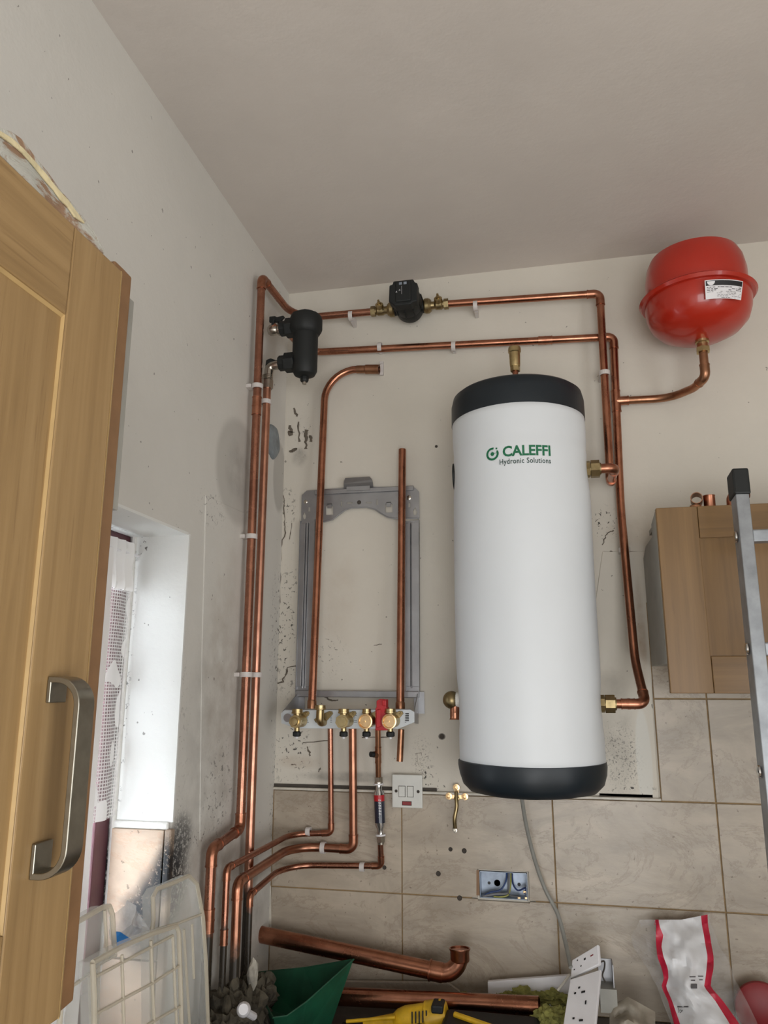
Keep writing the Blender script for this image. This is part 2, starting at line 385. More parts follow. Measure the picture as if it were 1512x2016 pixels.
M_o2z = wood_mat('oak_dark_upright', *OB, 'z'); M_o2x = wood_mat('oak_dark_across', *OB, 'x')
M_edge = simple('oak_edge_pale_highlight', (184, 154, 104), .4, 0, .08)  # pale oak; on the door edge it paints in the bevel highlight
M_endg = simple('oak_edge_brown', (132, 98, 66), .5, 0, .1, 40)
# torn strip: raw timber with patches of white paint
def torn():
    mt, nt, bs = new_mat('torn_painted_timber'); p = pos_socket(nt)
    f = ramp(nt, noise_node(nt, scaled(nt, p, (30, 14, 30)), 1, 7, .7, 1.5), [(.44, (0, 0, 0)), (.52, (1, 1, 1))])
    c = mix(nt, f, lin((158, 126, 100)), lin((196, 194, 184)))
    nt.links.new(c, bs.inputs['Base Color']); bs.inputs['Roughness'].default_value = .8
    bump(nt, bs, noise_node(nt, scaled(nt, p, (30, 14, 30)), 1, 7, .7, 1.5), .9, .008); return mt
M_torn = torn()
M_tornc = simple('torn_edge_cream', (214, 200, 160), .8, 0, .15, 50, .6)
# lace net: woven threads with opaque petals
def lace(flowers):
    mt, nt, bs = new_mat('net_lace'); p = pos_socket(nt)
    w = []
    for k, s in (('y', 900), ('z', 900)):
        sx = N(nt, 'ShaderNodeSeparateXYZ'); nt.links.new(p, sx.inputs[0])
        w.append(math_(nt, 'SINE', math_(nt, 'MULTIPLY', sx.outputs[k.upper()], s)))
    a = math_(nt, 'GREATER_THAN', math_(nt, 'MAXIMUM', w[0], w[1]), .45)
    vo = N(nt, 'ShaderNodeTexVoronoi', feature='SMOOTH_F1'); nt.links.new(scaled(nt, p, (1, 22, 13)), vo.inputs['Vector']); vo.inputs['Scale'].default_value = 1.0
    fl = math_(nt, 'LESS_THAN', vo.outputs['Distance'], flowers)
    al = math_(nt, 'MAXIMUM', math_(nt, 'MULTIPLY', a, .8), math_(nt, 'MULTIPLY', fl, .95))
    nt.links.new(math_(nt, 'MAXIMUM', al, .15), bs.inputs['Alpha'])
    bs.inputs['Base Color'].default_value = lin((236, 234, 232)); bs.inputs['Roughness'].default_value = .8
    return mt
M_lace = lace(.30); M_laced = lace(.80)
def glass_mat():
    mt, nt, bs = new_mat('window_glass'); bs.inputs['Transmission Weight'].default_value = 1
    bs.inputs['Roughness'].default_value = .02; bs.inputs['IOR'].default_value = 1.0; bs.inputs['Base Color'].default_value = (.95, .98, 1, 1); return mt
M_glass = glass_mat()

# ------------------------------------------------------------ room shell
boxA = at(943, 1713); boxB = at(1040, 1773)      # recess of the metal back box
BX0, BX1, BZ1, BZ0 = boxA.x, boxB.x, boxA.z, boxB.z
def pierced(bm, ulo, uhi, zlo, zhi, holes, mk):
    us = sorted({ulo, uhi, *[h[0] for h in holes], *[h[1] for h in holes]}); zs = sorted({zlo, zhi, *[h[2] for h in holes], *[h[3] for h in holes]})
    us = [u for u in us if ulo <= u <= uhi]; zs = [z for z in zs if zlo <= z <= zhi]
    for u0, u1 in zip(us, us[1:]):
        for z0, z1 in zip(zs, zs[1:]):
            c = ((u0+u1)/2, (z0+z1)/2)
            if any(h[0] < c[0] < h[1] and h[2] < c[1] < h[3] for h in holes): continue
            mk(bm, u0, u1, z0, z1)
b = nb(); pierced(b, XL-.35, XR+.1, -.05, ZC, [(BX0, BX1, BZ0, BZ1)], lambda bm, u0, u1, z0, z1: box(bm, (u0, D, z0), (u1, D+.12, z1)))
WB = struct(obj('wall_back', b, M_back))
WY0, WY1, WZ0, WZ1 = .80, 1.575, 1.06, 2.083
b = nb(); pierced(b, YF-.1, D, -.05, ZC, [(WY0, WY1, WZ0, WZ1)], lambda bm, u0, u1, z0, z1: box(bm, (XL-.28, u0, z0), (XL, u1, z1)))
WL = struct(obj('wall_left', b, M_left))
struct(obj('ceiling', bbox((XL-.28, YF-.1, ZC), (XR+.1, D+.12, ZC+.1)), M_ceil))
struct(obj('floor', bbox((XL-.28, YF-.1, -.1), (XR+.1, D+.12, -.05)), M_floor))
b = nb(); pierced(b, YF-.1, D, -.05, ZC, [(-1.35, .25, .02, 2.12)], lambda bm, u0, u1, z0, z1: box(bm, (XR, u0, z0), (XR+.1, u1, z1)))  # out-of-view opening, added for the fill lamp on this side
struct(obj('wall_right', b, M_back))
b = nb(); pierced(b, XL, XR, -.05, ZC, [(-.4, 1.5, .02, 2.15)], lambda bm, u0, u1, z0, z1: box(bm, (u0, YF-.1, z0), (u1, YF, z1)))
struct(obj('wall_front', b, M_back))
# window reveal lining (jamb, head) and raised plaster patches
e = .003
JB = struct(obj('trim_1', bbox((XL-.14, WY1-e, 1.462), (XL+e, WY1+e, WZ1)), M_jamb))
struct(obj('trim_2', bbox((XL-.14, WY0, WZ1-e), (XL+.001, WY1-e, WZ1+e)), M_jamb))
b = nb(); pt = [ax(404, 975), ax(480, 1010), ax(478, 1330), ax(455, 1600), ax(392, 1655), ax(396, 1300)]
slab(b, [p+V((.0025, 0, 0)) for p in pt], (-.004, 0, 0)); obj('plaster_patch', b, M_left, WL, bev=.0015)
b = nb(); pt = [at(1186, 1086), at(1282, 1086), at(1284, 1378), at(1297, 1577), at(1120, 1560)]
slab(b, [p+V((0, -.004, 0)) for p in pt], (0, .005, 0)); obj('plaster_patch', b, M_back, WB, bev=.0015)
def ribbon(bm, pts, w, n, jit=0):
    """thin raised line on a wall; pts world points, n wall normal"""
    n = V(n); q = [V(p)+n*.0006 for p in pts]
    a = []; c = []
    for i, p in enumerate(q):
        t = (q[min(i+1, len(q)-1)]-q[max(i-1, 0)]).normalized(); s = t.cross(n).normalized()*w*(.5+random.random()*jit)
        a.append(p+s); c.append(p-s)
    for i in range(len(q)-1):
        vs = [bm.verts.new(x) for x in (a[i], a[i+1], c[i+1], c[i])]; bm.faces.new(vs)
def jitter(pxs, n=5, j=2.2):
    out = []
    for (x0, y0), (x1, y1) in zip(pxs, pxs[1:]):
        for k in range(n): t = k/n; out.append((x0+(x1-x0)*t+random.uniform(-j, j), y0+(y1-y0)*t+random.uniform(-j/2, j/2)))
    out.append(pxs[-1]); return out
b = nb()
for line, w in (([(558, 975), (562, 1015), (560, 1050), (553, 1085), (551, 1170), (547, 1240), (541, 1300), (543, 1390), (537, 1400), (536, 1480), (533, 1545)], .0016),
                ([(640, 1372), (655, 1380), (666, 1378)], .002), ([(600, 1306), (567, 1315), (556, 1342), (544, 1346)], .0022), ([(586, 830), (590, 870)], .003), ([(575, 1030), (570, 1062)], .0012),
                ([(595, 1462), (650, 1458)], .001), ([(712, 1452), (772, 1450)], .001), ([(607, 1470), (611, 1488)], .002), ([(630, 1512), (628, 1520)], .002), ([(1190, 1088), (1280, 1086)], .0012),
                ([(1187, 1072), (1195, 1050), (1208, 1044)], .002), ([(605, 846), (603, 866), (602, 884)], .005), ([(572, 838), (573, 858)], .006), ([(567, 850), (580, 851)], .002), ([(570, 889), (578, 887), (583, 882)], .004), ([(611, 858), (612, 870)], .004), ([(580, 803), (584, 820)], .003), ([(541, 1140), (544, 1165)], .003), ([(536, 1180), (538, 1205)], .004), ([(736, 1270), (752, 1268)], .0012)):
    ribbon(b, [at(*p, D-.0005) for p in jitter(line)], w, (0, -1, 0), 1)
obj('crack', b, M_flk, WB)
b = nb()
for line in ([(817, 1484), (829, 1482)], [(821, 1484), (822, 1500)], [(829, 1480), (830, 1488)], [(817, 1506), (820, 1498), (825, 1507), (827, 1500), (830, 1508), (834, 1506)], [(836, 1491), (844, 1488), (843, 1494)]):
    ribbon(b, [at(*p, D-.0005) for p in line], .0009, (0, -1, 0))
obj('pencil_mark', b, M_flk, WB)
# ---- tiles on the back wall
TY = D-.009; rows = [.935, 1.192, 1.449, 1.708, 1.966]; cols = [-.8, -.42, -.0105, .4, .81, 1.22, 1.63, 2.04, 2.1]
XE = .267
b = nb()
box(b, (XL, D-.0055, .935), (BX0-.02, D+.001, 1.448)); box(b, (BX1+.02, D-.0055, .935), (XR, D+.001, 1.448))
box(b, (BX0-.02, D-.0055, BZ1+.006), (BX1+.02, D+.001, 1.448)); box(b, (BX0-.02, D-.0055, .935), (BX1+.02, D+.001, BZ0-.006))
box(b, (XE+.0, D-.0055, 1.448), (XR, D+.001, 1.965)); obj('grout', b, M_grout, WB)
G = .0017
def tile(x0, x1, z0, z1):
    b = nb(); pierced(b, x0+G, x1-G, z0+G, z1-G, [(BX0-.004, BX1+.004, BZ0-.004, BZ1+.004)], lambda bm, u0, u1, a0, a1: box(bm, (u0, TY+random.uniform(-.0006, .0006), a0), (u1, D-.002, a1)))
    bmesh.ops.remove_doubles(b, verts=b.verts, dist=.0013)
    obj('tile', b, M_tile, WB, bev=.001)
for r in range(4):
    for c in range(len(cols)-1):
        x0, x1 = cols[c], cols[c+1]
        if c == 0: x0 = XL+.002
        if r >= 2:
            if x1 <= XE: continue
            x0 = max(x0, XE)
        tile(x0, x1, rows[r], rows[r+1])
        if x1 == 2.1: break
b = nb(); slab(b, [at(x, y, D-.010) for x, y in ((503, 1752), (512, 1742), (527, 1744), (529, 1800), (528, 1838), (506, 1840), (509, 1815), (500, 1795), (506, 1772))], (0, .002, 0)); obj('bare_patch', b, simple('bare_patch_slate', (58, 70, 70), .8, 0, .3, 40, .5), WB)
b = nb(); slab(b, [at(x, y, D-.011) for x, y in ((527, 1742), (533, 1744), (534, 1838), (528, 1840))], (0, .003, 0)); obj('sealant', b, M_trim, WB, bev=.001)
# fix: top edge trim lip of the lower field (light bevelled edge)
b = nb(); box(b, (XL, D-.013, 1.4495), (XE, D, 1.4565)); obj('tile_trim', b, M_trim, WB, bev=.002)
b = nb(); box(b, (XL, D-.004, 1.457), (at(860, 1560).x, D, 1.465)); obj('tile_gap', b, M_dark, WB)  # dark strips here and below paint the shadow in the gap above the tiles
b = nb(); box(b, (at(1180, 1565).x, D-.004, 1.457), (XE-.02, D, 1.464)); obj('tile_gap', b, M_dark, WB)
for (x, y, r) in ((887, 1672, 5), (914, 1675, 6), (863, 1720, 6), (905, 1768, 6), (757, 1708, 5), (870, 1450, 6), (1203, 1088, 5), (859, 879, 4)):
    b = nb(); q = at(x, y, D-.0095 if y > 1560 else D); lathe(b, [(0, .0005), (r*.00075, .0005), (r*.00095, .0015), (r*.0011, .0008), (r*.0011, -.002)], 14, frame(q, (0, -1, 0)))
    obj('dark_hole_disc', b, M_dark, WB, smooth=True)  # drilled holes as flat dark discs, the shade of their depth in the colour
# tiles on the left wall below the window and on the jamb
b = nb(); box(b, (XL-.132, WY1-.012, 1.20), (XL-.012, WY1-.001, 1.447)); obj('tile', b, M_tilej, WL, bev=.001)
b = nb(); box(b, (XL-.132, WY1-.012, 1.07), (XL-.012, WY1-.001, 1.196)); obj('tile', b, M_tilej, WL, bev=.001)
b = nb(); box(b, (XL-.010, WY1-.013, 1.07), (XL+.006, WY1+.006, 1.449)); obj('tile_trim', b, M_tilej, WL, bev=.004)
b = nb(); box(b, (XL-.135, WY1-.009, 1.447), (XL-.004, WY1, 1.463)); obj('sealant', b, M_ptfe, WL, bev=.004)
b = nb(); tube(b, [(XL-.134, WY1-.005, z) for z in (1.07, 1.5, 2.0, 2.08)], .006, 8); obj('sealant', b, M_ptfe, WL, smooth=True)
# window sill (tiled) and window
struct(obj('trim_3', bbox((XL-.14, WY0, WZ0-.01), (XL+.02, WY1-.013, WZ0+.012)), M_tilej, bev=.003))
WN = struct(thing('window_1', 'x', 'x', (XL-.17, WY0, WZ0+.012)))
for k in ('label', 'category'): del WN[k]
fx0, fx1 = XL-.20, XL-.145
for lo, hi in (((fx0, WY0, WZ0+.012), (fx1, WY1, WZ0+.08)), ((fx0, WY0, WZ1-.06), (fx1, WY1, WZ1)), ((fx0, WY0, WZ0+.08), (fx1, WY0+.06, WZ1-.06)), ((fx0, WY1-.055, WZ0+.08), (fx1, WY1, WZ1-.06)), ((fx0+.005, 1.16, WZ0+.08), (fx1, 1.21, WZ1-.06))):
    obj('window_frame', bbox(lo, hi), M_frame, WN, bev=.004)
for y0, y1 in ((WY0+.06, 1.16), (1.21, WY1-.055)):
    obj('pane', bbox((fx0+.022, y0, WZ0+.08), (fx0+.026, y1, WZ1-.06)), M_glass, WN)
# ---- net curtain
CT = thing('net_curtain', 'white lace net curtain with flower petals hanging across the window behind the oak door', 'curtain', (XL-.12, 1.2, WZ0+.03))
def cloth(bm, y0, y1, z0, z1, x, amp, wl, ph=0, ny=60, nz=24, tilt=0):
    g = []
    for i in range(ny+1):
        col = []
        for j in range(nz+1):
            u = i/ny; v = j/nz; z = z0+(z1-z0)*v
            y = y0+(y1-y0)*u+tilt*(1-v)
            xx = x+amp*math.sin(u*(y1-y0)/wl*6.28+ph+.4*math.sin(v*3))*(.45+.55*(1-v))+.002*math.sin(v*9+u*7)
            col.append(bm.verts.new((xx, y, z)))
        g.append(col)
    for i in range(ny):
        for j in range(nz): bm.faces.new((g[i][j], g[i+1][j], g[i+1][j+1], g[i][j+1]))
b = nb(); cloth(b, .84, 1.555, 1.47, 2.045, XL-.128, .004, .06); obj('lace_panel', b, M_lace, CT, smooth=True)
b = nb(); cloth(b, .84, 1.43, 1.10, 2.03, XL-.098, .012, .075, 1, tilt=.0); obj('lace_panel', b, M_laced, CT, smooth=True)
b = nb(); cloth(b, .84, 1.55, 1.95, 2.06, XL-.118, .008, .035, 2); obj('heading', b, M_laced, CT, smooth=True)
b = nb(); tube(b, [(XL-.12, .81, 2.035), (XL-.12, 1.57, 2.035)], .003, 8); obj('curtain_wire', b, M_white, CT, smooth=True)
# filled vent hole between the pipes and the corner
q = ax(540, 873, XL)
b = nb(); lathe(b, [(0, .010), (.035, .011), (.048, .008), (.053, .003), (.054, -.002)], 28, frame(q+V((0, -.02, 0)), (1, 0, 0)), lambda a, z: .002*math.sin(5*a))
tag(obj('blanking_disc', b, M_putty, smooth=True), 'grey oval putty filled vent disc on the left wall near the corner', 'wall vent')

# ------------------------------------------------------------ pipework helpers
def elbow(bm, a, p, c, r, R=None, sock=None):
    a, p, c = V(a), V(p), V(c); d1 = (p-a).normalized(); d2 = (c-p).normalized(); th = d1.angle(d2)
    R = R or r*1.7; sock = sock or r*1.5; t = R*math.tan(th/2)
    path = fillet([p-d1*(t+sock), p, p+d2*(t+sock)], R, 8)
    tube(bm, path, r*1.13, 16)
    for q, d in ((p-d1*(t+sock), -d1), (p+d2*(t+sock), d2)):
        tube(bm, [q-d*.0015, q+d*.0018], r*1.2, 16)
def coupling(bm, p, d, r, L=None):
    L = L or r*2.4; p = V(p); d = V(d).normalized()
    tube(bm, [p-d*L/2, p+d*L/2], r*1.13, 16)
    for s in (-1, 1, 0): tube(bm, [p+d*(s*L/2)-d*.0015, p+d*(s*L/2)+d*.0015], r*1.2, 16)
def run(root, pts, r, bends, mat=None, hollow=False, fmat=None, name='pipe'):
    """copper run: bends[i] = 0 for a soldered elbow, >0 for a swept bend radius"""
    mat = mat or M_cu; b = nb(); tube(b, fillet(pts, [x if x else r*1.7 for x in bends], 9), r, 18, True, hollow); obj(name, b, mat, root, smooth=True)
    for i, x in enumerate(bends):
        if x == 0:
            b = nb(); elbow(b, pts[i], pts[i+1], pts[i+2], r); obj('elbow', b, fmat or M_fit, root, smooth=True)
def lerp(a, b, t): return V(a)+(V(b)-V(a))*t
def coup(root, a, c, t, r, L=None, mat=None):
    b = nb(); coupling(b, lerp(a, c, t), V(c)-V(a), r, L); obj('coupling', b, mat or M_fit, root, smooth=True)
def clip(p, axis, nrm, r, gap, label, grp='white pipe clips on the walls'):
    """saddle clip: ring round the pipe with a foot on the wall (gap = wall distance from pipe axis)"""
    p = V(p); axis = V(axis).normalized(); nrm = V(nrm); side = axis.cross(nrm).normalized(); b = nb(); w = .0065
    M = frame(p, axis, side); n = 22; ri, ro = r+.0006, r+.0042
    poly = [(ri*math.cos(a), ri*math.sin(a)) for a in [math.radians(-250+320*k/n-0) for k in range(n+1)]]
    sg = 1 if (M.to_3x3() @ V((0, 1, 0))).dot(nrm) > 0 else -1
    o = []
    for rr, rev in ((ri, False), (ro, True)):
        l = []
        for k in range(n+1):
            a = math.radians(-70+320*k/n); l.append((rr*math.cos(a), sg*rr*math.sin(a)))
        o += l[::-1] if rev else l
    prism(b, o, -w, w, M)
    y0 = -(gap-.0005)*sg; y1 = -(ro-.001)*sg
    prism(b, [(-ro*.85, y0), (ro*.85, y0), (ro*.85, y1), (-ro*.85, y1)], -w*.8, w*.8, M)
    return tag(obj('pipe_clip', b, M_wpl, bev=.0008), label, 'pipe clip', grp)
def hexnut(bm, o, d, r, L, n=6, ch=True):
    M = frame(o, d); prism(bm, ngon(r, n, .3), 0, L, M)

# ------------------------------------------------------------ pipe run A with pump line
PA = -.767; YA = 1.878; YP = 2.140
zt = ax(518, 549, PA).z
pv = at(640, 622, YP); pv2 = at(742, 613, YP)
dA = (pv2-pv).normalized()
ptop = V((PA, YA, zt)); pc = V((PA+.012, YP, pv.z+(PA+.012-pv.x)*dA.z/dA.x))
lowA = V((PA, YA, ax(468, 1634, PA).z)); nearA = ax(417, 1672, PA)
TA = thing('copper_pipe', 'tallest copper pipe on the left wall, bent over at the top toward the pump', 'pipe', (PA, 1.725, .95))
botA = V((PA, nearA.y, .95))
run(TA, [botA, nearA, lowA, ptop, pc, pv2], .0115, [0, 0, 0, .09], M_cug)
coup(TA, lowA, ptop, (ax(506, 800, PA).z-lowA.z)/(ptop.z-lowA.z), .0115, .05)
coup(TA, botA, nearA, (ax(411, 1812, PA).z-.95)/(nearA.z-.95), .0115, .045)
# pump with isolating valves
def iso_valve(parent, p, d, flip):
    """p at pump face, d pointing away from pump"""
    d = V(d).normalized(); b = nb(); M = frame(p, d, (0, 0, 1))
    prism(b, ngon(.0225, 6, .2), 0, .016, M); lathe(b, [(.020, -.004), (.0235, .002), (.0235, .012), (.018, .020)], 24, M)
    lathe(b, [(.013, .018), (.012, .03), (.0155, .036), (.0155, .052), (.0125, .056), (.0125, .062)], 20, M)
    prism(b, ngon(.0165, 6, .5), .060, .074, M)
    v = obj('isolating_valve', b, M_brd, parent, smooth=True, ang=28)
    c = V(p)+d*.044; b = nb(); Mb = frame(c+V((0, -.006, .004)), (0, -.85, .5))
    lathe(b, [(.013, 0), (.0125, .016), (.009, .018), (.006, .018), (.006, .023), (.0035, .024), (.0035, .031), (0, .031)], 20, Mb)
    obj('spindle', b, M_br, v, smooth=True, ang=28)
c0 = at(806, 606, YP)
PU = thing('circulation_pump', 'small black circulation pump between two brass valves near the ceiling', 'pump', c0)
dP = (at(890, 603, YP)-at(742, 618, YP)).normalized()
b = nb(); tube(b, [c0-dP*.049, c0+dP*.049], .018, 20); lathe(b, [(.038, 0), (.043, .012), (.043, .040), (.040, .052)], 28, frame(c0+V((0, .028, 0)), (0, -1, 0)))
for s in (-1, 1): tube(b, [c0+dP*s*.043, c0+dP*s*.051], .021, 24)
obj('pump_body', b, M_cast, PU, smooth=True)
b = nb(); Mh = frame(c0+V((0, -.020, 0)), (0, -1, 0), (1, 0, 0))
lathe(b, [(.042, -.005), (.045, .0), (.045, .035), (.043, .05)], 28, Mh)
for k in range(10):
    a = math.pi*2*k/10+.2; box(b, (.043, -.0015, .002), (.0485, .0015, .04), Mh @ Matrix.Rotation(a, 4, 'Z'))
obj('motor_housing', b, M_blk, PU, smooth=True)
b = nb(); yy = 1
def flipy(poly): return [(x, y*yy) for x, y in poly]
Mb = Matrix.Translation(c0+V((0, -.07, .002))) @ Matrix(((1, 0, 0, 0), (0, 0, -1, 0), (0, 1, 0, 0), (0, 0, 0, 1)))
prism(b, [(-.027, -.046), (.022, -.046), (.027, -.040), (.042, -.038), (.043, .022), (.034, .026), (.031, .036), (-.031, .036), (-.033, .026), (-.043, .024), (-.045, -.03), (-.036, -.036)], 0, .034, Mb)
prism(b, [(-.024, -.036), (.024, -.036), (.024, .031), (-.024, .031)], .030, .038, Mb)
fr = obj('control_box', b, M_blk, PU, bev=.004, seg=3)
b = nb(); prism(b, [(-.012, .019), (-.003, .019), (-.003, .027), (-.012, .027)], .0375, .0385, Mb); prism(b, [(.002, .019), (.011, .019), (.011, .027), (.002, .027)], .0375, .0385, Mb); obj('display', b, M_galvb, PU)
b = nb(); prism(b, [(-.004, -.012), (-.0034, -.012), (-.0034, .014), (-.004, .014)], .0382, .0386, Mb)
for q in ((-.022, -.006), (-.012, -.001)):
    prism(b, [(q[0], q[1]), (q[0]+.004, q[1]+.005), (q[0]+.0034, q[1]+.0056), (q[0]-.0006, q[1]+.0006)], .0382, .0386, Mb); prism(b, [(q[0]+.004, q[1]), (q[0]+.0045, q[1]+.0006), (q[0]+.0006, q[1]+.005), (q[0], q[1]+.0045)], .0382, .0386, Mb)
obj('printed_mark', b, M_white, PU)
iso_valve(PU, c0-dP*.049, -dP, 0); iso_valve(PU, c0+dP*.049, dP, 0)
# right part of the pump line: down beside the tank to its upper port
k0 = at(1181, 578, YP); k1 = at(1200, 936, YP)
TDX = at(1039.5, 1344, 1.98).x; TY0 = 1.98; TR_ = .176
k2 = at(1211, 921, TY0); k3 = V((TDX+TR_+.03, TY0, k2.z)); k1 = V((k2.x, YP, k2.z))
k0b = V((k0.x, YP, k0.z))
TK = thing('copper_pipe', 'copper pipe from the pump across and down to the upper brass tank nut', 'pipe', k1)
run(TK, [c0+dP*.118, k0b, k1, k2, k3], .0113, [0, 0, 0])
# pipe 2: filter upper valve -> back wall -> right -> down L -> lower tank port
YQ = 2.171
BXY = (PA, 1.947)
f_up = ax(540, 664, PA); fz_up = f_up.z; fz_lo = ax(530, 722, PA).z
FXC = at(601, 680, 1.947).x
p2a = V((PA+.030, 1.955, fz_up)); p2b = V((PA+.030, 1.955, fz_up-.028))
l0 = at(628, 693, YQ); l1 = at(1208, 663, YQ); dl = (l1-l0).normalized()
p2c = V((PA+.045, YQ, l0.z-(l0.x-PA-.045)*dl.z/dl.x)); p2b = V((PA+.030, 1.965, p2c.z))
lmid = at(1222, 1000, YQ); llow = at(1250, 1300, 2.08); lend = at(1271, 1386, TY0); lport = V((TDX+TR_+.028, TY0, lend.z))
TL = thing('copper_pipe', 'long copper pipe under the pump line, down to the lower tank nut', 'pipe', (lend.x, lend.y, lend.z))
run(TL, [p2b, p2c, l1, at(1213, 790, YQ), lmid, llow, lend, lport], .0113, [.06, 0, 0.5, .5, .12, 0], M_cu, name='pipe')
coup(TL, l0, l1, (1082-628)/(1208-628), .0113, .038)
coup(TL, lend, lport, .55, .0113, .03)
# tee on L and branch to vessel
tp = at(1213, 790, YQ)
b = nb(); coupling(b, tp, at(1211, 760, YQ)-tp, .0113, .062); tube(b, [tp, tp+V((.034, 0, 0))], .0132, 16); tube(b, [tp+V((.031, 0, 0)), tp+V((.035, 0, 0))], .0142, 16)
obj('tee', b, M_fit, TL, smooth=True)
VC = at(1384, 690, 2.03); VX, VY = VC.x, 2.03
v1 = at(1330, 780, YQ); v2 = V((VX, VY, at(1386, 742, VY).z)); v1 = V((v1.x, 2.165, tp.z+.004))
b = nb()
path = [tp+V((.02, 0, 0)), v1, V((VX-.005, 2.08, v2.z-.010)), V((VX, VY, v2.z-.004))]
vneck = at(1383, 690, VY).z
BR = thing('copper_pipe', 'curved copper branch pipe rising to the red expansion vessel', 'pipe', path[-1])
run(BR, [tp+V((.036, 0, 0)), at(1318, 784, 2.165), at(1366, 764, 2.085), V((VX, VY, v2.z)), V((VX, VY, vneck))], .0113, [.16, .10, 0], M_cuo, fmat=M_cuo)
b = nb(); M = Matrix.Translation((VX, VY, vneck-.006)); prism(b, ngon(.0185, 6, .4), 0, .014, M); lathe(b, [(.0165, .012), (.0145, .018), (.0145, .026), (.018, .028), (.018, .040), (.014, .042)], 20, M)
obj('union_nut', b, M_br, BR, smooth=True, ang=28)
# ------------------------------------------------------------ red expansion vessel
zr = at(1380, 590, VY).z
zb = at(1383, 678, VY).z; zr = at(1266, 603, VY).z+.004
EV = thing('expansion_vessel', 'red enamelled expansion vessel with a white data label under the ceiling', 'expansion vessel', (VX-.0, VY, zb))
RV = .137
VX2 = VX-.002
def vl(prof, n=56):
    b = nb(); lathe(b, prof, n, Matrix.Translation((VX2, VY, 0))); return b
zb += .014; h = zr-zb; ztop = at(1376, 468, VY-.06).z-.013; print('vessel', h, ztop-zb)
prof = [(0, zb-.004), (.03, zb-.002), (.07, zb+.008), (.105, zb+.026), (.125, zb+.048), (RV-.003, zb+.075), (RV, zb+.10), (RV, zr-.006)]
obj('lower_shell', vl(prof), M_red, EV, smooth=True)
obj('seam_flange', vl([(RV-.01, zr-.010), (RV+.008, zr-.008), (RV+.014, zr), (RV+.008, zr+.005), (RV-.002, zr+.008), (RV-.006, zr+.009)]), M_red, EV, smooth=True)
obj('upper_shell', vl([(RV-.008, zr+.004), (RV-.006, zr+.012), (RV-.006, ztop-.075), (RV-.012, ztop-.04), (.115, ztop-.018), (.085, ztop-.005), (.04, ztop), (0, ztop+.001)]), M_red, EV, smooth=True)
b = nb(); lathe(b, [(.012, zb-.030+.004), (.012, zb-.01), (.014, zb+.004)], 20, Matrix.Translation((VX, VY, 0))); obj('threaded_neck', b, M_ptfe, EV, smooth=True)
def cylmap(cx, cy, R, zc, a0, lean=0):
    def f(v):
        v = V((v.x, v.y, v.z+v.y*lean))
        a = a0+v.x/R
        return V((cx+(R+v.z)*math.sin(a), cy-(R+v.z)*math.cos(a), zc+v.y))
    return f
def grid2(w, h, nx, ny, x0=0, y0=0):
    b = nb(); g = [[b.verts.new((x0+w*i/nx, y0+h*j/ny, 0)) for j in range(ny+1)] for i in range(nx+1)]
    for i in range(nx):
        for j in range(ny): b.faces.new((g[i][j], g[i+1][j], g[i+1][j+1], g[i][j+1]))
    return b
def put(b, f, dz=0):
    for v in b.verts: v.co = f(V((v.co.x, v.co.y, v.co.z+dz)))
    return b
q = at(1421, 571, VY-RV*.9); a0 = math.asin(max(-1, min(1, (q.x-VX2)/RV))); la = cylmap(VX2, VY, RV+.010, at(1421, 571, VY-RV-.01).z, a0, .28)
LW, LH = .096, .046
LBL = obj('data_label', put(grid2(LW, LH, 14, 2, -LW/2, -LH/2+.004), la, .0006), M_white, EV, smooth=True)
obj('label_band', put(grid2(LW-.004, .012, 14, 1, -LW/2+.002, LH/2-.010), la, .0010), M_ink, LBL)
b = nb(); lathe(b, [(0, 0), (.009, 0)], 20); 
for v in list(b.verts):
    if v.co.y > .001: v.co.y = .001
for v in b.verts: v.co = V((v.co.x-LW/2+.014, v.co.y+LH/2-.0005, 0))
obj('label_badge', put(b, la, .0014), M_white, LBL)
random.seed(3); b = nb()
for j in range(8):
    x = -LW/2+.004; y = LH/2-.015-j*.0036
    while x < LW/2-.006:
        w = random.uniform(.002, .010)
        if random.random() < .62 and not (x < -LW/2+.024 and j > 3):
            g = grid2(min(w, LW/2-.004-x), .0010+.0008*(j < 3), 2, 1, x, y); me = bpy.data.meshes.new('t'); g.to_mesh(me); b.from_mesh(me); g.free(); bpy.data.meshes.remove(me)
        x += w+.002
obj('label_print', put(b, la, .0011), simple('ink_grey', (96, 92, 92), .5), LBL)

# ------------------------------------------------------------ magnetic filter, valves, pipe B
MF = thing('magnetic_filter', 'black plastic magnetic filter canister hung on two valves in the upper corner', 'filter', (FXC, 1.947, ax(600, 740, FXC).z if False else at(600, 745, 1.947).z))
z_b = at(601, 740, 1.94).z; z_c = at(601, 645, 1.93).z; z_t = at(601, 612, 1.93).z-.012
T = Matrix.Translation((FXC, 1.947, 0))
b = nb(); lathe(b, [(0, z_b-.002), (.018, z_b), (.030, z_b+.006), (.036, z_b+.018), (.0365, z_b+.05), (.037, z_c)], 32, T); obj('canister', b, M_blk, MF, smooth=True)
b = nb(); lathe(b, [(.036, z_c-.016), (.041, z_c-.012), (.0475, z_c), (.0475, z_t-.01), (.044, z_t+.002), (.030, z_t+.010), (.028, z_t+.012), (0, z_t+.013)], 32, T, lambda a, z: .0012*(math.sin(8*a) > .2)); obj('cap', b, M_blk, MF, smooth=True)
b = nb(); lathe(b, [(0, z_b-.022), (.006, z_b-.022), (.006, z_b-.014)], 14, T); obj('drain_screw', b, M_nik, MF, smooth=True)
b = nb(); lathe(b, [(.010, z_b-.015), (.013, z_b-.010), (.012, z_b+.003)], 8, T); obj('drain_boss', b, M_blk, MF)
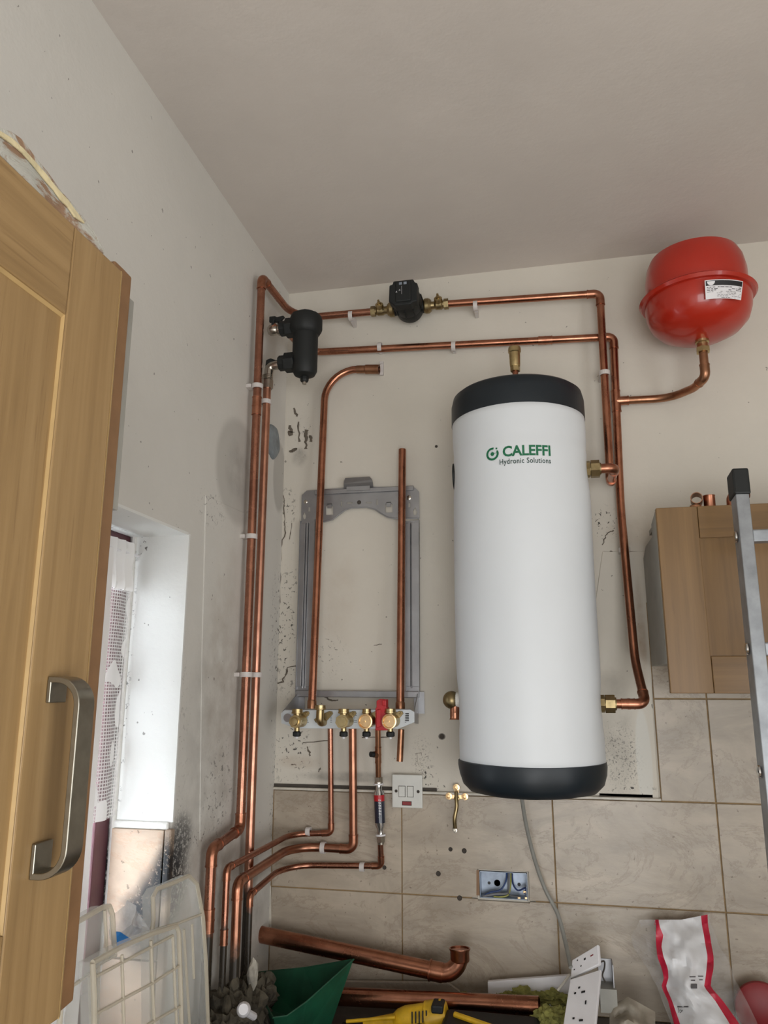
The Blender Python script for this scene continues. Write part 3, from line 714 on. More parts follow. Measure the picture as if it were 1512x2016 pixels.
for zz in (fz_up, fz_lo):
    b = nb(); M = frame((FXC, 1.947, zz), (-1, 0, 0), (0, 0, 1)); prism(b, ngon(.030, 6, .52), .028, .060, M); prism(b, ngon(.023, 8, .39), .058, .078, M); obj('union', b, M_blk, MF, bev=.002)
# upper valve
b = nb(); M = frame((FXC-.072, 1.95, fz_up), (-1, 0, 0), (0, 0, 1)); lathe(b, [(.016, 0), (.018, .003), (.018, .012), (.0135, .016), (.0165, .022), (.0165, .038), (.012, .044)], 20, M)
uv = obj('ball_valve', b, M_nik, MF, smooth=True, ang=28)
b = nb(); c = V((FXC-.102, 1.95, fz_up)); tube(b, [c+V((0, 0, .015)), c+V((0, 0, .034))], .006, 10); slab(b, [c+V(p) for p in ((-.014, 0, .046), (.004, 0, .046), (.010, 0, .042), (.030, 0, .045), (.034, 0, .040), (.022, 0, .028), (.014, 0, .026), (-.014, 0, .028))], (0, .009, 0)); obj('butterfly_handle', b, M_blk, uv, bev=.002)
b = nb(); elbow(b, (FXC-.09, 1.95, fz_up), (PA+.030, 1.952, fz_up-.004), p2b+V((.002, .02, 0)), .011, .012, .006); obj('elbow', b, M_fit, MF, smooth=True)
# lower valve
b = nb(); c = V((FXC-.100, 1.947, fz_lo)); slab(b, [c+V(p) for p in ((.028, -.006, .013), (.012, -.006, .010), (-.004, -.006, .018), (-.018, -.006, .013), (-.020, -.006, -.012), (-.006, -.006, -.020), (.006, -.006, -.010), (.028, -.006, -.014))], (0, .02, 0)); obj('butterfly_handle', b, M_blk, MF, bev=.003)
b = nb(); bx = PA+.002
tube(b, fillet([(FXC-.076, 1.947, fz_lo-.004), (bx+.004, 1.947, fz_lo-.006), (bx+.002, 1.947, fz_lo-.045)], .016), .0135, 18); obj('valve_elbow', b, M_nik, MF, smooth=True)
b = nb(); M = Matrix.Translation((bx, 1.947, 0)); z1 = ax(527, 768, PA).z
for i in range(3): lathe(b, [(.0135, z1+.028+.005*i), (.0165, z1+.030+.005*i), (.0135, z1+.0325+.005*i)], 20, M)
prism(b, ngon(.017, 6, .2), z1, z1+.026, M); obj('compression_nut', b, M_nik, MF, smooth=True, ang=28)
TB = thing('copper_pipe', 'second copper pipe on the left wall hanging from the filter behind its taller neighbour', 'pipe', (PA, 1.947, .95))
run(TB, [(bx, 1.947, z1+.02), (PA, 1.947, 1.9), (PA, 1.945, .95)], .0113, [.5], M_cugb)
# clips for A, B and pump lines
for (x, y, w, who) in ((503, 757, 'A', 'white clip on the tall left pipe just below the filter'), (490, 1054, 'A', 'white clip halfway up the tall left pipe beside the window head')):
    q = V((PA, YA, ax(x, y, PA).z)); clip(q, (0, 0, 1), (1, 0, 0), .0115, PA-XL, who)
q = V((PA, 1.947, ax(522, 790, PA).z)); clip(q, (0, 0, 1), (1, 0, 0), .0113, PA-XL, 'white clip on the second pipe just under the filter nut')
zc = ax(484, 1328, PA).z
clip((PA, YA, zc), (0, 0, 1), (1, 0, 0), .0115, PA-XL, 'white clip low on the tall left pipe, level with the door handle')
clip((PA, 1.947, zc), (0, 0, 1), (1, 0, 0), .0113, PA-XL, 'white clip low on the second pipe, level with the door handle')
clip(at(691, 622, YP), dA, (0, -1, 0), .0115, D-YP, 'white clip on the copper pipe left of the pump')
clip(at(936, 602, YP), dP, (0, -1, 0), .0113, D-YP, 'white clip on the copper pipe right of the pump')
clip(at(748, 684, YQ), dl, (0, -1, 0), .0113, D-YQ, 'white clip on the long pipe below the pump')
clip(at(893, 682, YQ), dl, (0, -1, 0), .0113, D-YQ, 'white clip on the long pipe left of the brass air vent')
clip(V((k0.x+(k1.x-k0.x)*.42, YP, at(1187, 735, YP).z)), (0, 0, 1), (0, -1, 0), .0113, D-YP, 'white clip on the upright pipe right of the tank top')
q = at(1229, 1083, YQ-.012); clip(q, (.02, -.03, -1), (0, -1, 0), .0113, D-YQ+.012, 'white clip on the pipe between the tank and the wall cupboard')
# open empty clip by the cut end
b = nb(); q = at(752, 726, D); M = frame(q, (0, -1, 0), (1, 0, 0))
xf2 = M
for y0, y1 in ((-.024, -.012), (-.010, .010), (.014, .022)): prism(b, [(-.006, y0), (.006, y0), (.006, y1), (-.006, y1)], 0, .010 if y0 != -.010 else .005, M)
prism(b, [(-.006, -.024), (.006, -.024), (.006, .024), (-.006, .024)], 0, .003, M)
tag(obj('pipe_clip', b, M_wpl, bev=.001), 'open empty white clip on the wall beside the cut pipe end', 'pipe clip', 'white pipe clips on the walls')

# ------------------------------------------------------------ pipes H and I on the bracket
h0 = at(614, 1392, 2.09); h1 = at(641, 770, 2.165); h1 = at(640, 728, 2.168); h2 = at(746, 727, 2.168)
TH = thing('copper_pipe', 'copper pipe over the steel bracket curving right to an open end below the long pipe', 'pipe', h0)
run(TH, [h0, at(634, 900, 2.15), at(641, 727, 2.168), h2], .0113, [.6, .10], M_cu, True)
d = (h2-h1).normalized(); b = nb(); tube(b, [h2-d*.072, h2-d*.045, h2-d*.043, h2-d*.003, h2+d*.001], [.0128, .0128, .0148, .0148, .0152], 18, True, True); obj('reducer', b, M_cuo, TH, smooth=True)
TI = thing('copper_pipe', 'straight copper pipe with an open top over the right side of the steel bracket', 'pipe', at(790, 1400, 2.09))
run(TI, [at(788, 1398, 2.10), at(792, 885, 2.165)], .0113, [], M_cu, True)
for root, q in ((TH, h0), (TI, at(788, 1396, 2.10))):
    b = nb(); tube(b, [q+V((0, 0, -.004)), q+V((0, 0, .016)), q+V((0, 0, .02))], [.0132, .0132, .0115], 18); obj('coupling', b, M_cuo, root, smooth=True)
TI2 = thing('copper_tail', 'short tarnished copper tail with an open end under the right of the valve rail', 'pipe', at(787, 1500, 2.10))
run(TI2, [at(790, 1436, 2.085), at(787, 1499, 2.085)], .0088, [], M_cuo, True)

# ------------------------------------------------------------ boiler bracket
zbt = 1.7
BK = thing('boiler_bracket', 'galvanised steel boiler wall bracket with an arched top plate and brass valve rail', 'bracket', at(705, 1437, 2.1))
YB = 2.189
def w2(x, y, Y=YB): q = at(x, y, Y); return (q.x, q.z)
outer = [(594, 975), (604, 966), (690, 959), (800, 958), (817, 960), (825, 968), (826, 1020), (777, 1021), (762, 1018), (750, 1011), (738, 1003), (722, 999), (692, 1000), (680, 1004), (668, 1013), (655, 1023), (640, 1027), (620, 1029), (593, 1029)]
def rect(x0, y0, x1, y1): return [(x0, y0), (x1, y0), (x1, y1), (x0, y1)]
holes = [rect(642, 996, 656, 1014), rect(759, 992, 773, 1009), rect(671, 986, 674, 997), rect(683, 989, 694, 992), rect(721, 988, 732, 991), rect(741, 983, 744, 994), rect(607, 998, 611, 1007), rect(804, 990, 808, 999),
         [(597, 1020), (596, 1015), (598, 1012), (598, 1009), (601, 1009), (601, 1012), (603, 1015), (602, 1021), (599, 1023)], [(814, 1012), (813, 1007), (815, 1003), (816, 1000), (819, 1000), (819, 1004), (821, 1008), (820, 1013), (817, 1015)]]
b = plate([w2(*p) for p in outer], [[w2(*p) for p in hh] for hh in holes], .002)
xf(b, Matrix(((1, 0, 0, 0), (0, 0, 1, YB), (0, 1, 0, 0), (0, 0, 0, 1)))); obj('top_plate', b, M_galv, BK)
b = nb(); slab(b, [at(*p, YB) for p in ((620, 966), (815, 957), (815, 966), (620, 975))], (0, -.008, 0)); obj('top_lip', b, M_galv, BK, bev=.002)
arch = [(777, 1021), (762, 1018), (750, 1011), (738, 1003), (722, 999), (692, 1000), (680, 1004), (668, 1013), (655, 1023), (640, 1027), (625, 1029)]
b = nb(); tube(b, [at(*p, YB-.002) for p in [(825, 1020)]+arch], .002, 6); obj('arch_lip', b, M_galv, BK, smooth=True)
b = nb(); slab(b, [at(677, 963, YB-.004), at(735, 960, YB-.004), at(734, 950, YB-.022), at(677, 953, YB-.022)], (0, -.002, .001)); slab(b, [at(677, 953, YB-.022), at(734, 950, YB-.022), at(733, 945, YB-.020), at(728, 939, YB-.012), at(680, 942, YB-.012), at(677, 948, YB-.020)], (0, -.002, .001)); slab(b, [at(*p, YB) for p in ((684, 958), (730, 956), (730, 966), (684, 968))], (0, -.012, 0)); obj('hook', b, M_galv, BK, bev=.0015)
for q in ((650, 999), (766, 996)):
    b = nb(); c = at(*q, YB); box(b, (c.x-.0065, YB-.008, c.z-.004), (c.x+.0065, YB-.006, c.z+.010)); box(b, (c.x-.0065, YB-.008, c.z+.008), (c.x+.0065, YB, c.z+.0105)); obj('hook_tab', b, M_galv, BK)
for q, r in (((707, 989), .005), ((805, 980), .006), ((602, 988), .005)):
    b = nb(); lathe(b, [(r*1.3, 0), (r*1.2, .002), (r*.7, .003), (0, .003)], 16, frame(at(*q, YB-.001), (0, -1, 0))); obj('fixing_screw', b, M_dark if q[0] == 707 else M_nik, BK, smooth=True)
def rail(poly_top, poly_bot, grooves):
    (x0, x1), (x2, x3) = poly_top, poly_bot
    b = nb(); a = [at(x0, 1027, YB), at(x1, 1024, YB), at(x3, 1362, YB), at(x2, 1362, YB)]
    slab(b, a, (0, -.003, 0)); o = obj('side_rail', b, M_galv, BK)
    for t in grooves:
        b = nb(); p0 = lerp(a[0], a[1], t); p1 = lerp(a[3], a[2], t); tube(b, [lerp(p0, p1, .01)+V((0, -.003, 0)), lerp(p0, p1, .98)+V((0, -.003, 0))], .0024, 8); obj('pressed_rib', b, M_galv, o, smooth=True)
    cuts = [0]+[v for g_ in grooves for v in (g_-.055, g_+.055)]+[1]
    for t0_, t1_ in zip(cuts[::2], cuts[1::2]):
        b = nb(); A_ = [lerp(a[0], a[1], t0_), lerp(a[0], a[1], t1_), lerp(a[3], a[2], t1_), lerp(a[3], a[2], t0_)]; A_ = [lerp(A_[0], A_[3], .015), lerp(A_[1], A_[2], .015), lerp(A_[0], A_[3], .97), lerp(A_[1], A_[2], .97)]
        slab(b, [A_[0], A_[1], A_[3], A_[2]], (0, -.010, 0)); obj('pressed_web', b, M_galv, o, bev=.0008)
    for t in (0, 1):
        b = nb(); p0 = lerp(a[0], a[1], t); p1 = lerp(a[3], a[2], t); slab(b, [p0, p1, p1+V((0, -.014, 0)), p0+V((0, -.014, 0))], (.0015 if t == 0 else -.0015, 0, 0)); obj('flange', b, M_galv, o)
rail((593, 622), (584, 612), (.42, .6)); rail((799, 826), (800, 827), (.4,))
b = nb(); slab(b, [at(*p, YB-.002) for p in ((584, 1359), (826, 1361), (826, 1374), (584, 1372))], (0, -.010, 0)); obj('cross_bar', b, M_galv, BK, bev=.002)
YR = 2.065
RA = [at(553, 1404, YR), at(560, 1398, YR), at(808, 1397, YR), at(816, 1402, YR), at(816, 1422, YR), at(784, 1435, YR), at(584, 1434, YR), at(554, 1424, YR)]
for (xw, xr) in ((588, 556), (822, 815)):
    a = at(xw, 1362, YB); zt_ = a.z; xm = (at(xr, 1400, YR).x+a.x)/2
    b = nb(); slab(b, [V((a.x, YB, zt_)), V((at(xr, 1400, YR).x, YR, at(xr, 1400, YR).z)), V((at(xr, 1400, YR).x, YR, at(xr, 1424, YR).z)), V((a.x, YB, at(xw, 1425, YB).z))], (.002, 0, 0)); obj('side_arm', b, M_galv, BK, bev=.0008)
    b = nb(); slab(b, [V((a.x-.01, YB, zt_)), V((a.x+.02, YB, zt_)), V((a.x+.02, YB, zt_-.06)), V((a.x-.01, YB, zt_-.06))], (0, -.002, 0)); obj('arm_plate', b, M_galv, BK)
b = nb(); slab(b, RA, (0, .002, 0)); RL = lab(obj('valve_rail', b, M_rail, BK, bev=.0008), 'white coated rail')
b = nb(); slab(b, [RA[0], RA[1], RA[2], RA[3]], (0, .018, 0)) if False else tube(b, [RA[1]+V((0, .004, 0)), RA[2]+V((0, .004, 0))], .002, 6); obj('rail_lip', b, M_galv, RL)
b = nb(); lathe(b, [(.0115, 0), (.0115, .0006), (0, .0006)], 24, frame(at(566, 1413, YR-.001), (0, -1, 0))); obj('knockout', b, M_galv, RL)
b = nb()
M_inkp = simple('ink_pale', (120, 124, 128), .5)
for x in (603, 650, 697, 797):
    for k in range(5):
        w = random.uniform(2, 6)
        slab(b, [at(x, 1408+k*3.4, YR-.0005), at(x+w, 1408+k*3.4, YR-.0005), at(x+w, 1409+k*3.4, YR-.0005), at(x, 1409+k*3.4, YR-.0005)], (0, -.0004, 0))
    obj('printed_mark', b, M_inkp, RL); b = nb()
b.free()
b = nb()
for k in range(5): slab(b, [at(798+(k % 2), 1404+k*3.4, YR-.0005), at(805, 1404+k*3.4, YR-.0005), at(805, 1406+k*3.4, YR-.0005), at(798, 1406+k*3.4, YR-.0005)], (0, -.0004, 0))
obj('printed_mark', b, M_ink, RL)
def valve(x, kind):
    c = at(x, 1420, YR-.030); f = V((0, -1, 0)); right = V((1, 0, 0))
    b = nb(); base = at(x+12, 1414, YR-.001); pl = [(-.034, -.004), (-.028, -.012), (-.010, -.014), (.004, -.006), (.020, .012), (.018, .018), (.010, .019), (-.02, .006)]
    slab(b, [V((base.x+p[0], YR-.001, base.z+p[1])) for p in pl], (0, -.004, 0))
    for p in ((.012, .012), (-.026, -.007)): lathe(b, [(.003, 0), (.003, .006), (0, .006)], 6, frame((base.x+p[0], YR-.003, base.z+p[1]), f))
    fl = obj('valve_flange', b, M_brd, BK, bev=.001)
    b = nb()
    if kind == 'elbow':
        tube(b, fillet([(base.x-.006, YR-.004, c.z-.004), (base.x-.010, YR-.028, c.z-.004), (c.x, YR-.030, c.z+.030)], .014), .0105, 16)
    else:
        tube(b, [(c.x+.006, YR-.002, c.z), (c.x, YR-.036, c.z)], .0165, 18); tube(b, [(c.x, c.y+.004, c.z), (c.x, c.y+.004, c.z+.022)], .0105, 16)
        tube(b, [(c.x, c.y+.004, c.z-.014), (c.x, c.y+.004, c.z-.026)], .0075, 12)
    v = obj('valve_body', b, M_br, BK, smooth=True)
    zc_ = c.z+(.030 if kind == 'elbow' else .020); yc = YR-.030 if kind == 'elbow' else c.y+.004
    b = nb(); M = Matrix.Translation((c.x, yc, zc_)); rr = .0115 if kind in ('elbow', 'open') and x > 700 and x < 740 else .0145
    lathe(b, [(rr, 0), (rr+.0012, .001), (rr+.0012, .004), (rr, .0045), (rr, .012), (rr-.003, .0125), (rr-.004, .006), (0, .006)], 20, M); obj('connector_ring', b, M_bro if False else M_br, v, smooth=True, ang=28)
    if kind == 'elbow': return
    fc = V((c.x, YR-.036, c.z)); b = nb()
    if kind == 'dome': prism(b, ngon(.0175, 8, .2), -.004, .008, frame(fc, f)); lathe(b, [(.0105, .006), (.0105, .014), (.009, .016), (0, .0165)], 20, frame(fc, f))
    elif kind == 'hex': prism(b, ngon(.0185, 8, .2), -.004, .010, frame(fc, f)); lathe(b, [(.014, .009), (.013, .012), (0, .0125)], 8, frame(fc, f))
    else: lathe(b, [(.0185, -.006), (.0195, 0), (.0195, .008), (.0165, .0085), (.015, .003), (0, .003)], 26, frame(fc, f)); box(b, (-.0165, -.0022, .003), (.0, .0022, .0075), frame(fc, f, (1, .0, .35)))
    obj('valve_face', b, M_bro if kind == 'open' else M_br, v, smooth=True, ang=28)
    b = nb(); M = Matrix.Translation((c.x, c.y+.004, c.z)); lathe(b, [(.0085, -.040), (.0115, -.038), (.0115, -.029), (.008, -.026)], 10, M); obj('drain_cap', b, M_blk, v)
    b = nb(); lathe(b, [(0, -.045), (.004, -.045), (.004, -.038)], 8, M); obj('drain_pin', b, M_white, v)
for x, k in ((584, 'dome'), (630, 'elbow'), (676, 'hex'), (721, 'open'), (768, 'open')): valve(x, k)
b = nb(); yR = YR-.03
slab(b, [at(*p, yR) for p in ((739, 1394), (741, 1393), (741, 1380), (748, 1376), (760, 1377), (760, 1392), (762, 1394), (763, 1438), (739, 1438))], (0, .030, 0)); slab(b, [at(*p, yR-.006) for p in ((741, 1398), (749, 1396), (750, 1430), (741, 1434))], (0, .006, 0)); slab(b, [at(*p, yR-.008) for p in ((752, 1378), (760, 1379), (760, 1390), (752, 1389))], (0, .008, 0))
lab(obj('lever_block', b, M_redp, BK, bev=.002), 'red plastic lever block')

# ------------------------------------------------------------ pipes C, D, E under the bracket
YW = 2.178
def corner_run(name, label, top, up_z0, r, zH, xb, nearp, bmat, swept, yw):
    pass
zC = at(600, 1638, YW).z
PXC = XL+.045
c_top = at(653, 1434, 2.15); c_el = at(652, 1640, YW-.004)
cn = ax(447, 1702, PXC)
TC = thing('copper_pipe', 'thin copper pipe, topmost of three dropping from the valve rail round the corner', 'pipe', (PXC, cn.y, .95))
cc = V((PXC, YW-.008, c_el.z-.006)); cn = V((PXC, cn.y, cc.z-.004))
run(TC, [V((c_el.x, c_top.y, c_top.z)), c_el, cc+V((.02, 0, 0)), cn, V((PXC, cn.y, .95))], .0078, [0, .085, 0], M_cug)
coup(TC, V((PXC, cn.y, .95)), cn, .62, .0078, .03)
PXD = XL+.060; d_top = at(698, 1434, 2.15); d_el = at(696, 1672, YW-.006); dn = ax(468, 1735, PXD)
TD = thing('copper_pipe', 'thicker copper pipe, middle of three dropping from the valve rail round the corner', 'pipe', (PXD, dn.y, .95))
dc = V((PXD, YW-.01, d_el.z+.002)); dn = V((PXD, dn.y, dc.z-.010))
run(TD, [V((d_el.x, d_top.y, d_top.z)), d_el, dc+V((.01, 0, 0)), dn, V((PXD, dn.y, .95))], .0113, [0, .11, 0], M_cugd)
PXE = XL+.045; e_el = at(751, 1705, YW-.004); en = ax(490, 1765, PXE)
TE = thing('copper_pipe', 'thin copper pipe, lowest of three turning the corner, below the navy scale reducer', 'pipe', (PXE, en.y, .95))
en = V((PXE, ax(492, 1762, PXE).y, ax(492, 1762, PXE).z)); ec = V((PXE, YW-.006, e_el.z-.010)); e_up = at(750, 1656, YW-.02)
run(TE, [V((e_el.x, e_up.y, e_up.z)), e_el, ec+V((.0, 0, 0)), en, V((PXE, en.y, .95))], .0078, [0, .09, 0], M_cug)
dirx = (1, 0, 0)
clip(at(607, 1637, YW-.006), (1, 0, .02), (0, -1, 0), .0078, D-YW+.006-.009, 'white clip on the topmost thin pipe under the bracket')
clip(at(636, 1669, YW-.008), (1, 0, 0), (0, -1, 0), .0113, D-YW+.008-.009, 'white clip on the thicker pipe under the bracket')
clip(at(713, 1707, YW-.005), (1, 0, 0), (0, -1, 0), .0078, D-YW+.005-.009, 'white clip on the lowest thin pipe left of the scale reducer')
# tail from rail to scale reducer with a small side tap
t0 = at(744, 1434, 2.12); t1 = at(745, 1534, YW-.02)
ET = thing('copper_tail', 'short copper tail with a black capped tee above the navy scale reducer', 'pipe', t1)
run(ET, [t0, t1], .0078, [], M_cuo)
q = lerp(t0, t1, .52); b = nb(); coupling(b, q, t1-t0, .0078, .042); tube(b, [q, q+V((-.010, -.012, .002))], .0085, 14); obj('tee', b, M_cuo, ET, smooth=True)
b = nb(); tube(b, [q+V((-.010, -.012, .002)), q+V((-.017, -.020, .003))], .0075, 12); obj('tee_cap', b, M_blk, ET, smooth=True)
s0 = at(745, 1530, YW-.02); s1 = at(750, 1664, YW-.02); ds = (s1-s0).normalized(); Ls = (s1-s0).length
SR = thing('scale_reducer', 'slim inline scale reducer with chrome ends and a navy and red sleeve', 'water fitting', s1)
Ms = frame(s0, ds, (1, 0, 0))
b = nb(); prism(b, ngon(.0122, 6, .2), 0, .014, Ms); lathe(b, [(.0115, .012), (.0115, .018)], 20, Ms); obj('nut', b, M_nik, SR, smooth=True, ang=28)
b = nb(); lathe(b, [(.013, .016), (.0135, .0165), (.0135, .0195), (.013, .02)], 20, Ms); lathe(b, [(.0135, Ls-.028), (.014, Ls-.0275), (.014, Ls-.0245), (.0135, Ls-.024)], 20, Ms); obj('washer', b, M_white, SR, smooth=True)
b = nb(); lathe(b, [(.009, .02), (.009, .032), (.0142, .040), (.0142, Ls-.052), (.0085, Ls-.040), (.0085, Ls-.028)], 24, Ms); obj('body', b, M_chr, SR, smooth=True)
b = nb(); prism(b, ngon(.012, 6, .2), Ls-.023, Ls-.008, Ms); lathe(b, [(.010, Ls-.010), (.009, Ls-.002)], 20, Ms); obj('nut', b, M_nik, SR, smooth=True, ang=28)
b = nb(); lathe(b, [(.0146, .046), (.0146, .062)], 28, Ms); obj('sleeve', b, M_redp, SR, smooth=True)
b = nb(); lathe(b, [(.0146, .062), (.0146, Ls-.058)], 28, Ms); obj('sleeve', b, M_navy, SR, smooth=True)
b = nb()
for k in range(6):
    for s in (0, 1): c = s0+ds*(.060+.007*k); box(b, (c.x+.001+.004*s, c.y-.0152, c.z), (c.x+.0034+.004*s, c.y-.0140, c.z+.004-.001*s))
obj('printed_mark', b, M_white, SR)

# ------------------------------------------------------------ tank
zA = at(1040, 790, TY0-TR_).z; zB = at(1050, 1512, TY0-TR_).z; zT = at(1020, 738, TY0-TR_+.02).z; zBo = at(1060, 1578, TY0-TR_+.03).z
TK2 = thing('buffer_tank', 'tall white cylindrical buffer tank with black end caps mounted on the wall', 'tank', (TDX, TY0, zBo))
TM = Matrix.Translation((TDX, TY0, 0))
zp1, zp2 = k2.z, lend.z
def wob(a, z):
    w = 0
    for zp, aa in ((zp1, 0), (zp1, math.pi), (zp2, 0), (zp2, math.pi)):
        da = (a-aa+math.pi) % (2*math.pi)-math.pi; w -= .006*math.exp(-(da/.35)**2-((z-zp)/.05)**2)
    return w+.0012*math.sin(z*9+a)
b = nb(); lathe(b, [(TR_-.003, zB-.002)]+[(TR_+(.002 if (zB+.1) < zB+(zA-zB)*k/60 < zA-.1 else 0), zB+(zA-zB)*k/60) for k in range(61)]+[(TR_-.003, zA+.002)], 96, TM, wob); obj('jacket', b, M_tank, TK2, smooth=True, ang=60)
b = nb(); lathe(b, [(TR_-.004, zA-.004), (TR_+.0015, zA), (TR_+.001, zT-.03), (TR_-.004, zT-.008), (TR_-.014, zT), (TR_-.03, zT+.003), (0, zT+.004)], 96, TM); obj('end_cap', b, M_cap, TK2, smooth=True, ang=50)
b = nb(); lathe(b, [(0, zBo), (TR_-.05, zBo), (TR_-.022, zBo+.006), (TR_-.006, zBo+.022), (TR_+.001, zBo+.045), (TR_+.003, zB-.01), (TR_+.002, zB), (TR_-.004, zB+.003)], 96, TM, lambda a, z: .0015*math.sin(3*a+z*30)+.001*math.sin(11*a)*(z < zB-.02)); obj('end_cap', b, M_cap, TK2, smooth=True, ang=50)
for zp in (zp1, zp2):
    b = nb(); M = frame((TDX+TR_-.016, TY0, zp), (1, 0, 0)); lathe(b, [(.034, 0), (.034, .010), (.02, .0105)], 28, M); obj('port_ring', b, M_blk, TK2, smooth=True)
    b = nb(); prism(b, ngon(.022, 8, .2), .012, .022, M); prism(b, ngon(.0235, 8, .39), .024, .046, M); lathe(b, [(.0165, .008), (.0165, .024), (.019, .0245), (.0155, .050)], 20, M); obj('brass_nut', b, M_brd, TK2, smooth=True, ang=28)
# left ports
M = frame((TDX-TR_+.016, TY0, zp2), (-1, 0, 0)); b = nb(); lathe(b, [(.036, 0), (.036, .010), (.02, .0105)], 28, M); obj('port_ring', b, M_blk, TK2, smooth=True)
b = nb(); lathe(b, [(.036, 0), (.036, .010), (.02, .0105)], 28, frame((TDX-TR_+.010, TY0, zp1), (-1, 0, 0))); obj('port_ring', b, M_blk, TK2, smooth=True)
zb2 = at(885, 1378, TY0).z; xb2 = at(886, 1378, TY0).x
b = nb(); tube(b, [(TDX-TR_+.018, TY0, zb2), (xb2+.012, TY0, zb2)], .019, 22); obj('seal_collar', b, M_ptfe, TK2, smooth=True)
b = nb(); bmesh.ops.create_uvsphere(b, u_segments=24, v_segments=14, radius=.0225, matrix=Matrix.Translation((xb2+.004, TY0, zb2))); obj('elbow_boss', b, M_brd, TK2, smooth=True, ang=60)
b = nb(); q = V((xb2+.012, TY0, zb2)); tube(b, [q+V((.0, 0, -.012)), q+V((0, 0, -.044)), q+V((0, 0, -.048))], [.0125, .0125, .0145], 18, True, True); obj('outlet', b, M_fit, TK2, smooth=True)
# air vent on top
ntop = at(1016, 735, TY0); TX = TDX
b = nb(); M = Matrix.Translation((TDX, TY0, 0)); za = at(1016, 742, TY0).z; zv = at(1016, 683, TY0).z
b = nb(); lathe(b, [(.0078, zT), (.0078, za+.022)], 16, M); obj('vent_stem', b, M_fit, TK2, smooth=True)
b = nb(); prism(b, ngon(.0135, 6, .2), za+.016, za+.030, M); lathe(b, [(.0135, za+.030), (.0145, za+.034), (.0155, zv-.018), (.0175, zv-.016), (.0175, zv-.006), (.0165, zv-.002), (.006, zv), (.005, zv+.002), (0, zv+.002)], 24, M); obj('air_vent', b, M_br, TK2, smooth=True, ang=28)
# printed logo on the jacket
fl = cylmap(TDX, TY0, TR_+.0022, 0, 0)
def cyl_at(x, y):
    r = ray(x, y); ox, oy = CAM.x-TDX, CAM.y-TY0; R = TR_+.0025
    A = r.x**2+r.y**2; B = 2*(ox*r.x+oy*r.y); C_ = ox*ox+oy*oy-R*R; t = (-B-math.sqrt(B*B-4*A*C_))/(2*A)
    p = CAM+r*t; return math.atan2(p.x-TDX, TY0-p.y)*(TR_+.0022), p.z
def fit_text(s, x0, y0, x1, y1, bold, space=1.0):
    """letters between two jacket points; (x0,y0)=baseline left, (x1,y1)=top right"""
    (s0_, z0_), (s1_, z1_) = cyl_at(x0, y0), cyl_at(x1, y1)
    b = text_bm(s, 1, bold, 1, .0, space); xs = [v.co.x for v in b.verts]; ys = [v.co.y for v in b.verts if True]
    capb = 0; capt = max(ys); mx, Mx = min(xs), max(xs)
    for v in b.verts: v.co = V((s0_+(v.co.x-mx)/(Mx-mx)*(s1_-s0_), z0_+(v.co.y-capb)/(capt-capb)*(z1_-z0_), 0))
    return b
PR = obj('printed_name', put(fit_text('CALEFFI', 990, 899, 1083, 877, .03, .98), fl, .0009), M_green, TK2)
obj('printed_name', put(fit_text('Hydronic Solutions', 984, 915, 1084, 902, .012, 1.1), fl, .0009), simple('logo_ink', (26, 58, 50), .5), TK2)
(cx_, cz_) = cyl_at(969.5, 894); b = nb()
def ringpiece(bm, r0, r1, a0, a1, n=20):
    for k in range(n):
        t0_, t1_ = a0+(a1-a0)*k/n, a0+(a1-a0)*(k+1)/n
        bm.faces.new([bm.verts.new((cx_+r*math.cos(t), cz_+r*math.sin(t), 0)) for r, t in ((r0, t0_), (r1, t0_), (r1, t1_), (r0, t1_))])
R2 = math.radians; ringpiece(b, .0112, .0166, R2(75), R2(380)); ringpiece(b, 0, .0050, 0, R2(359.9))
for x0, z0, x1, z1 in ((.0088, .0105, .0132, .0148), (.0108, .002, .0150, .0075), (.003, .0008, .011, .0018), (-.0012, .003, -.0004, .010)):
    bm = b; bm.faces.new([bm.verts.new((cx_+x, cz_+z, 0)) for x, z in ((x0, z0), (x1, z0), (x1, z1), (x0, z1))])
obj('printed_emblem', put(b, fl, .0009), M_green, TK2)
# cable from the tank to the loose sockets
cb = [V((at(1026, 1572, 1.98).x, 1.98, zBo+.004)), at(1035, 1620, 2.07), at(1052, 1690, 2.12), at(1073, 1750, 2.15), at(1098, 1800, 2.14), at(1113, 1855, 2.10), at(1124, 1905, 2.03)]
def smoothp(p, n=6):
    out = []; P_ = [p[0]]+p+[p[-1]]
    for i in range(1, len(P_)-2):
        for k in range(n):
            t = k/n; a, b_, c, d_ = P_[i-1:i+3]; out.append(.5*((2*b_)+(c-a)*t+(2*a-5*b_+4*c-d_)*t*t+(3*b_-3*c+d_-a)*t**3))
    out.append(p[-1]); return out
b = nb(); tube(b, smoothp(cb), .0050, 10); tag(obj('power_cable', b, M_cord, smooth=True), 'grey power cable hanging from the tank down to the loose sockets', 'cable')

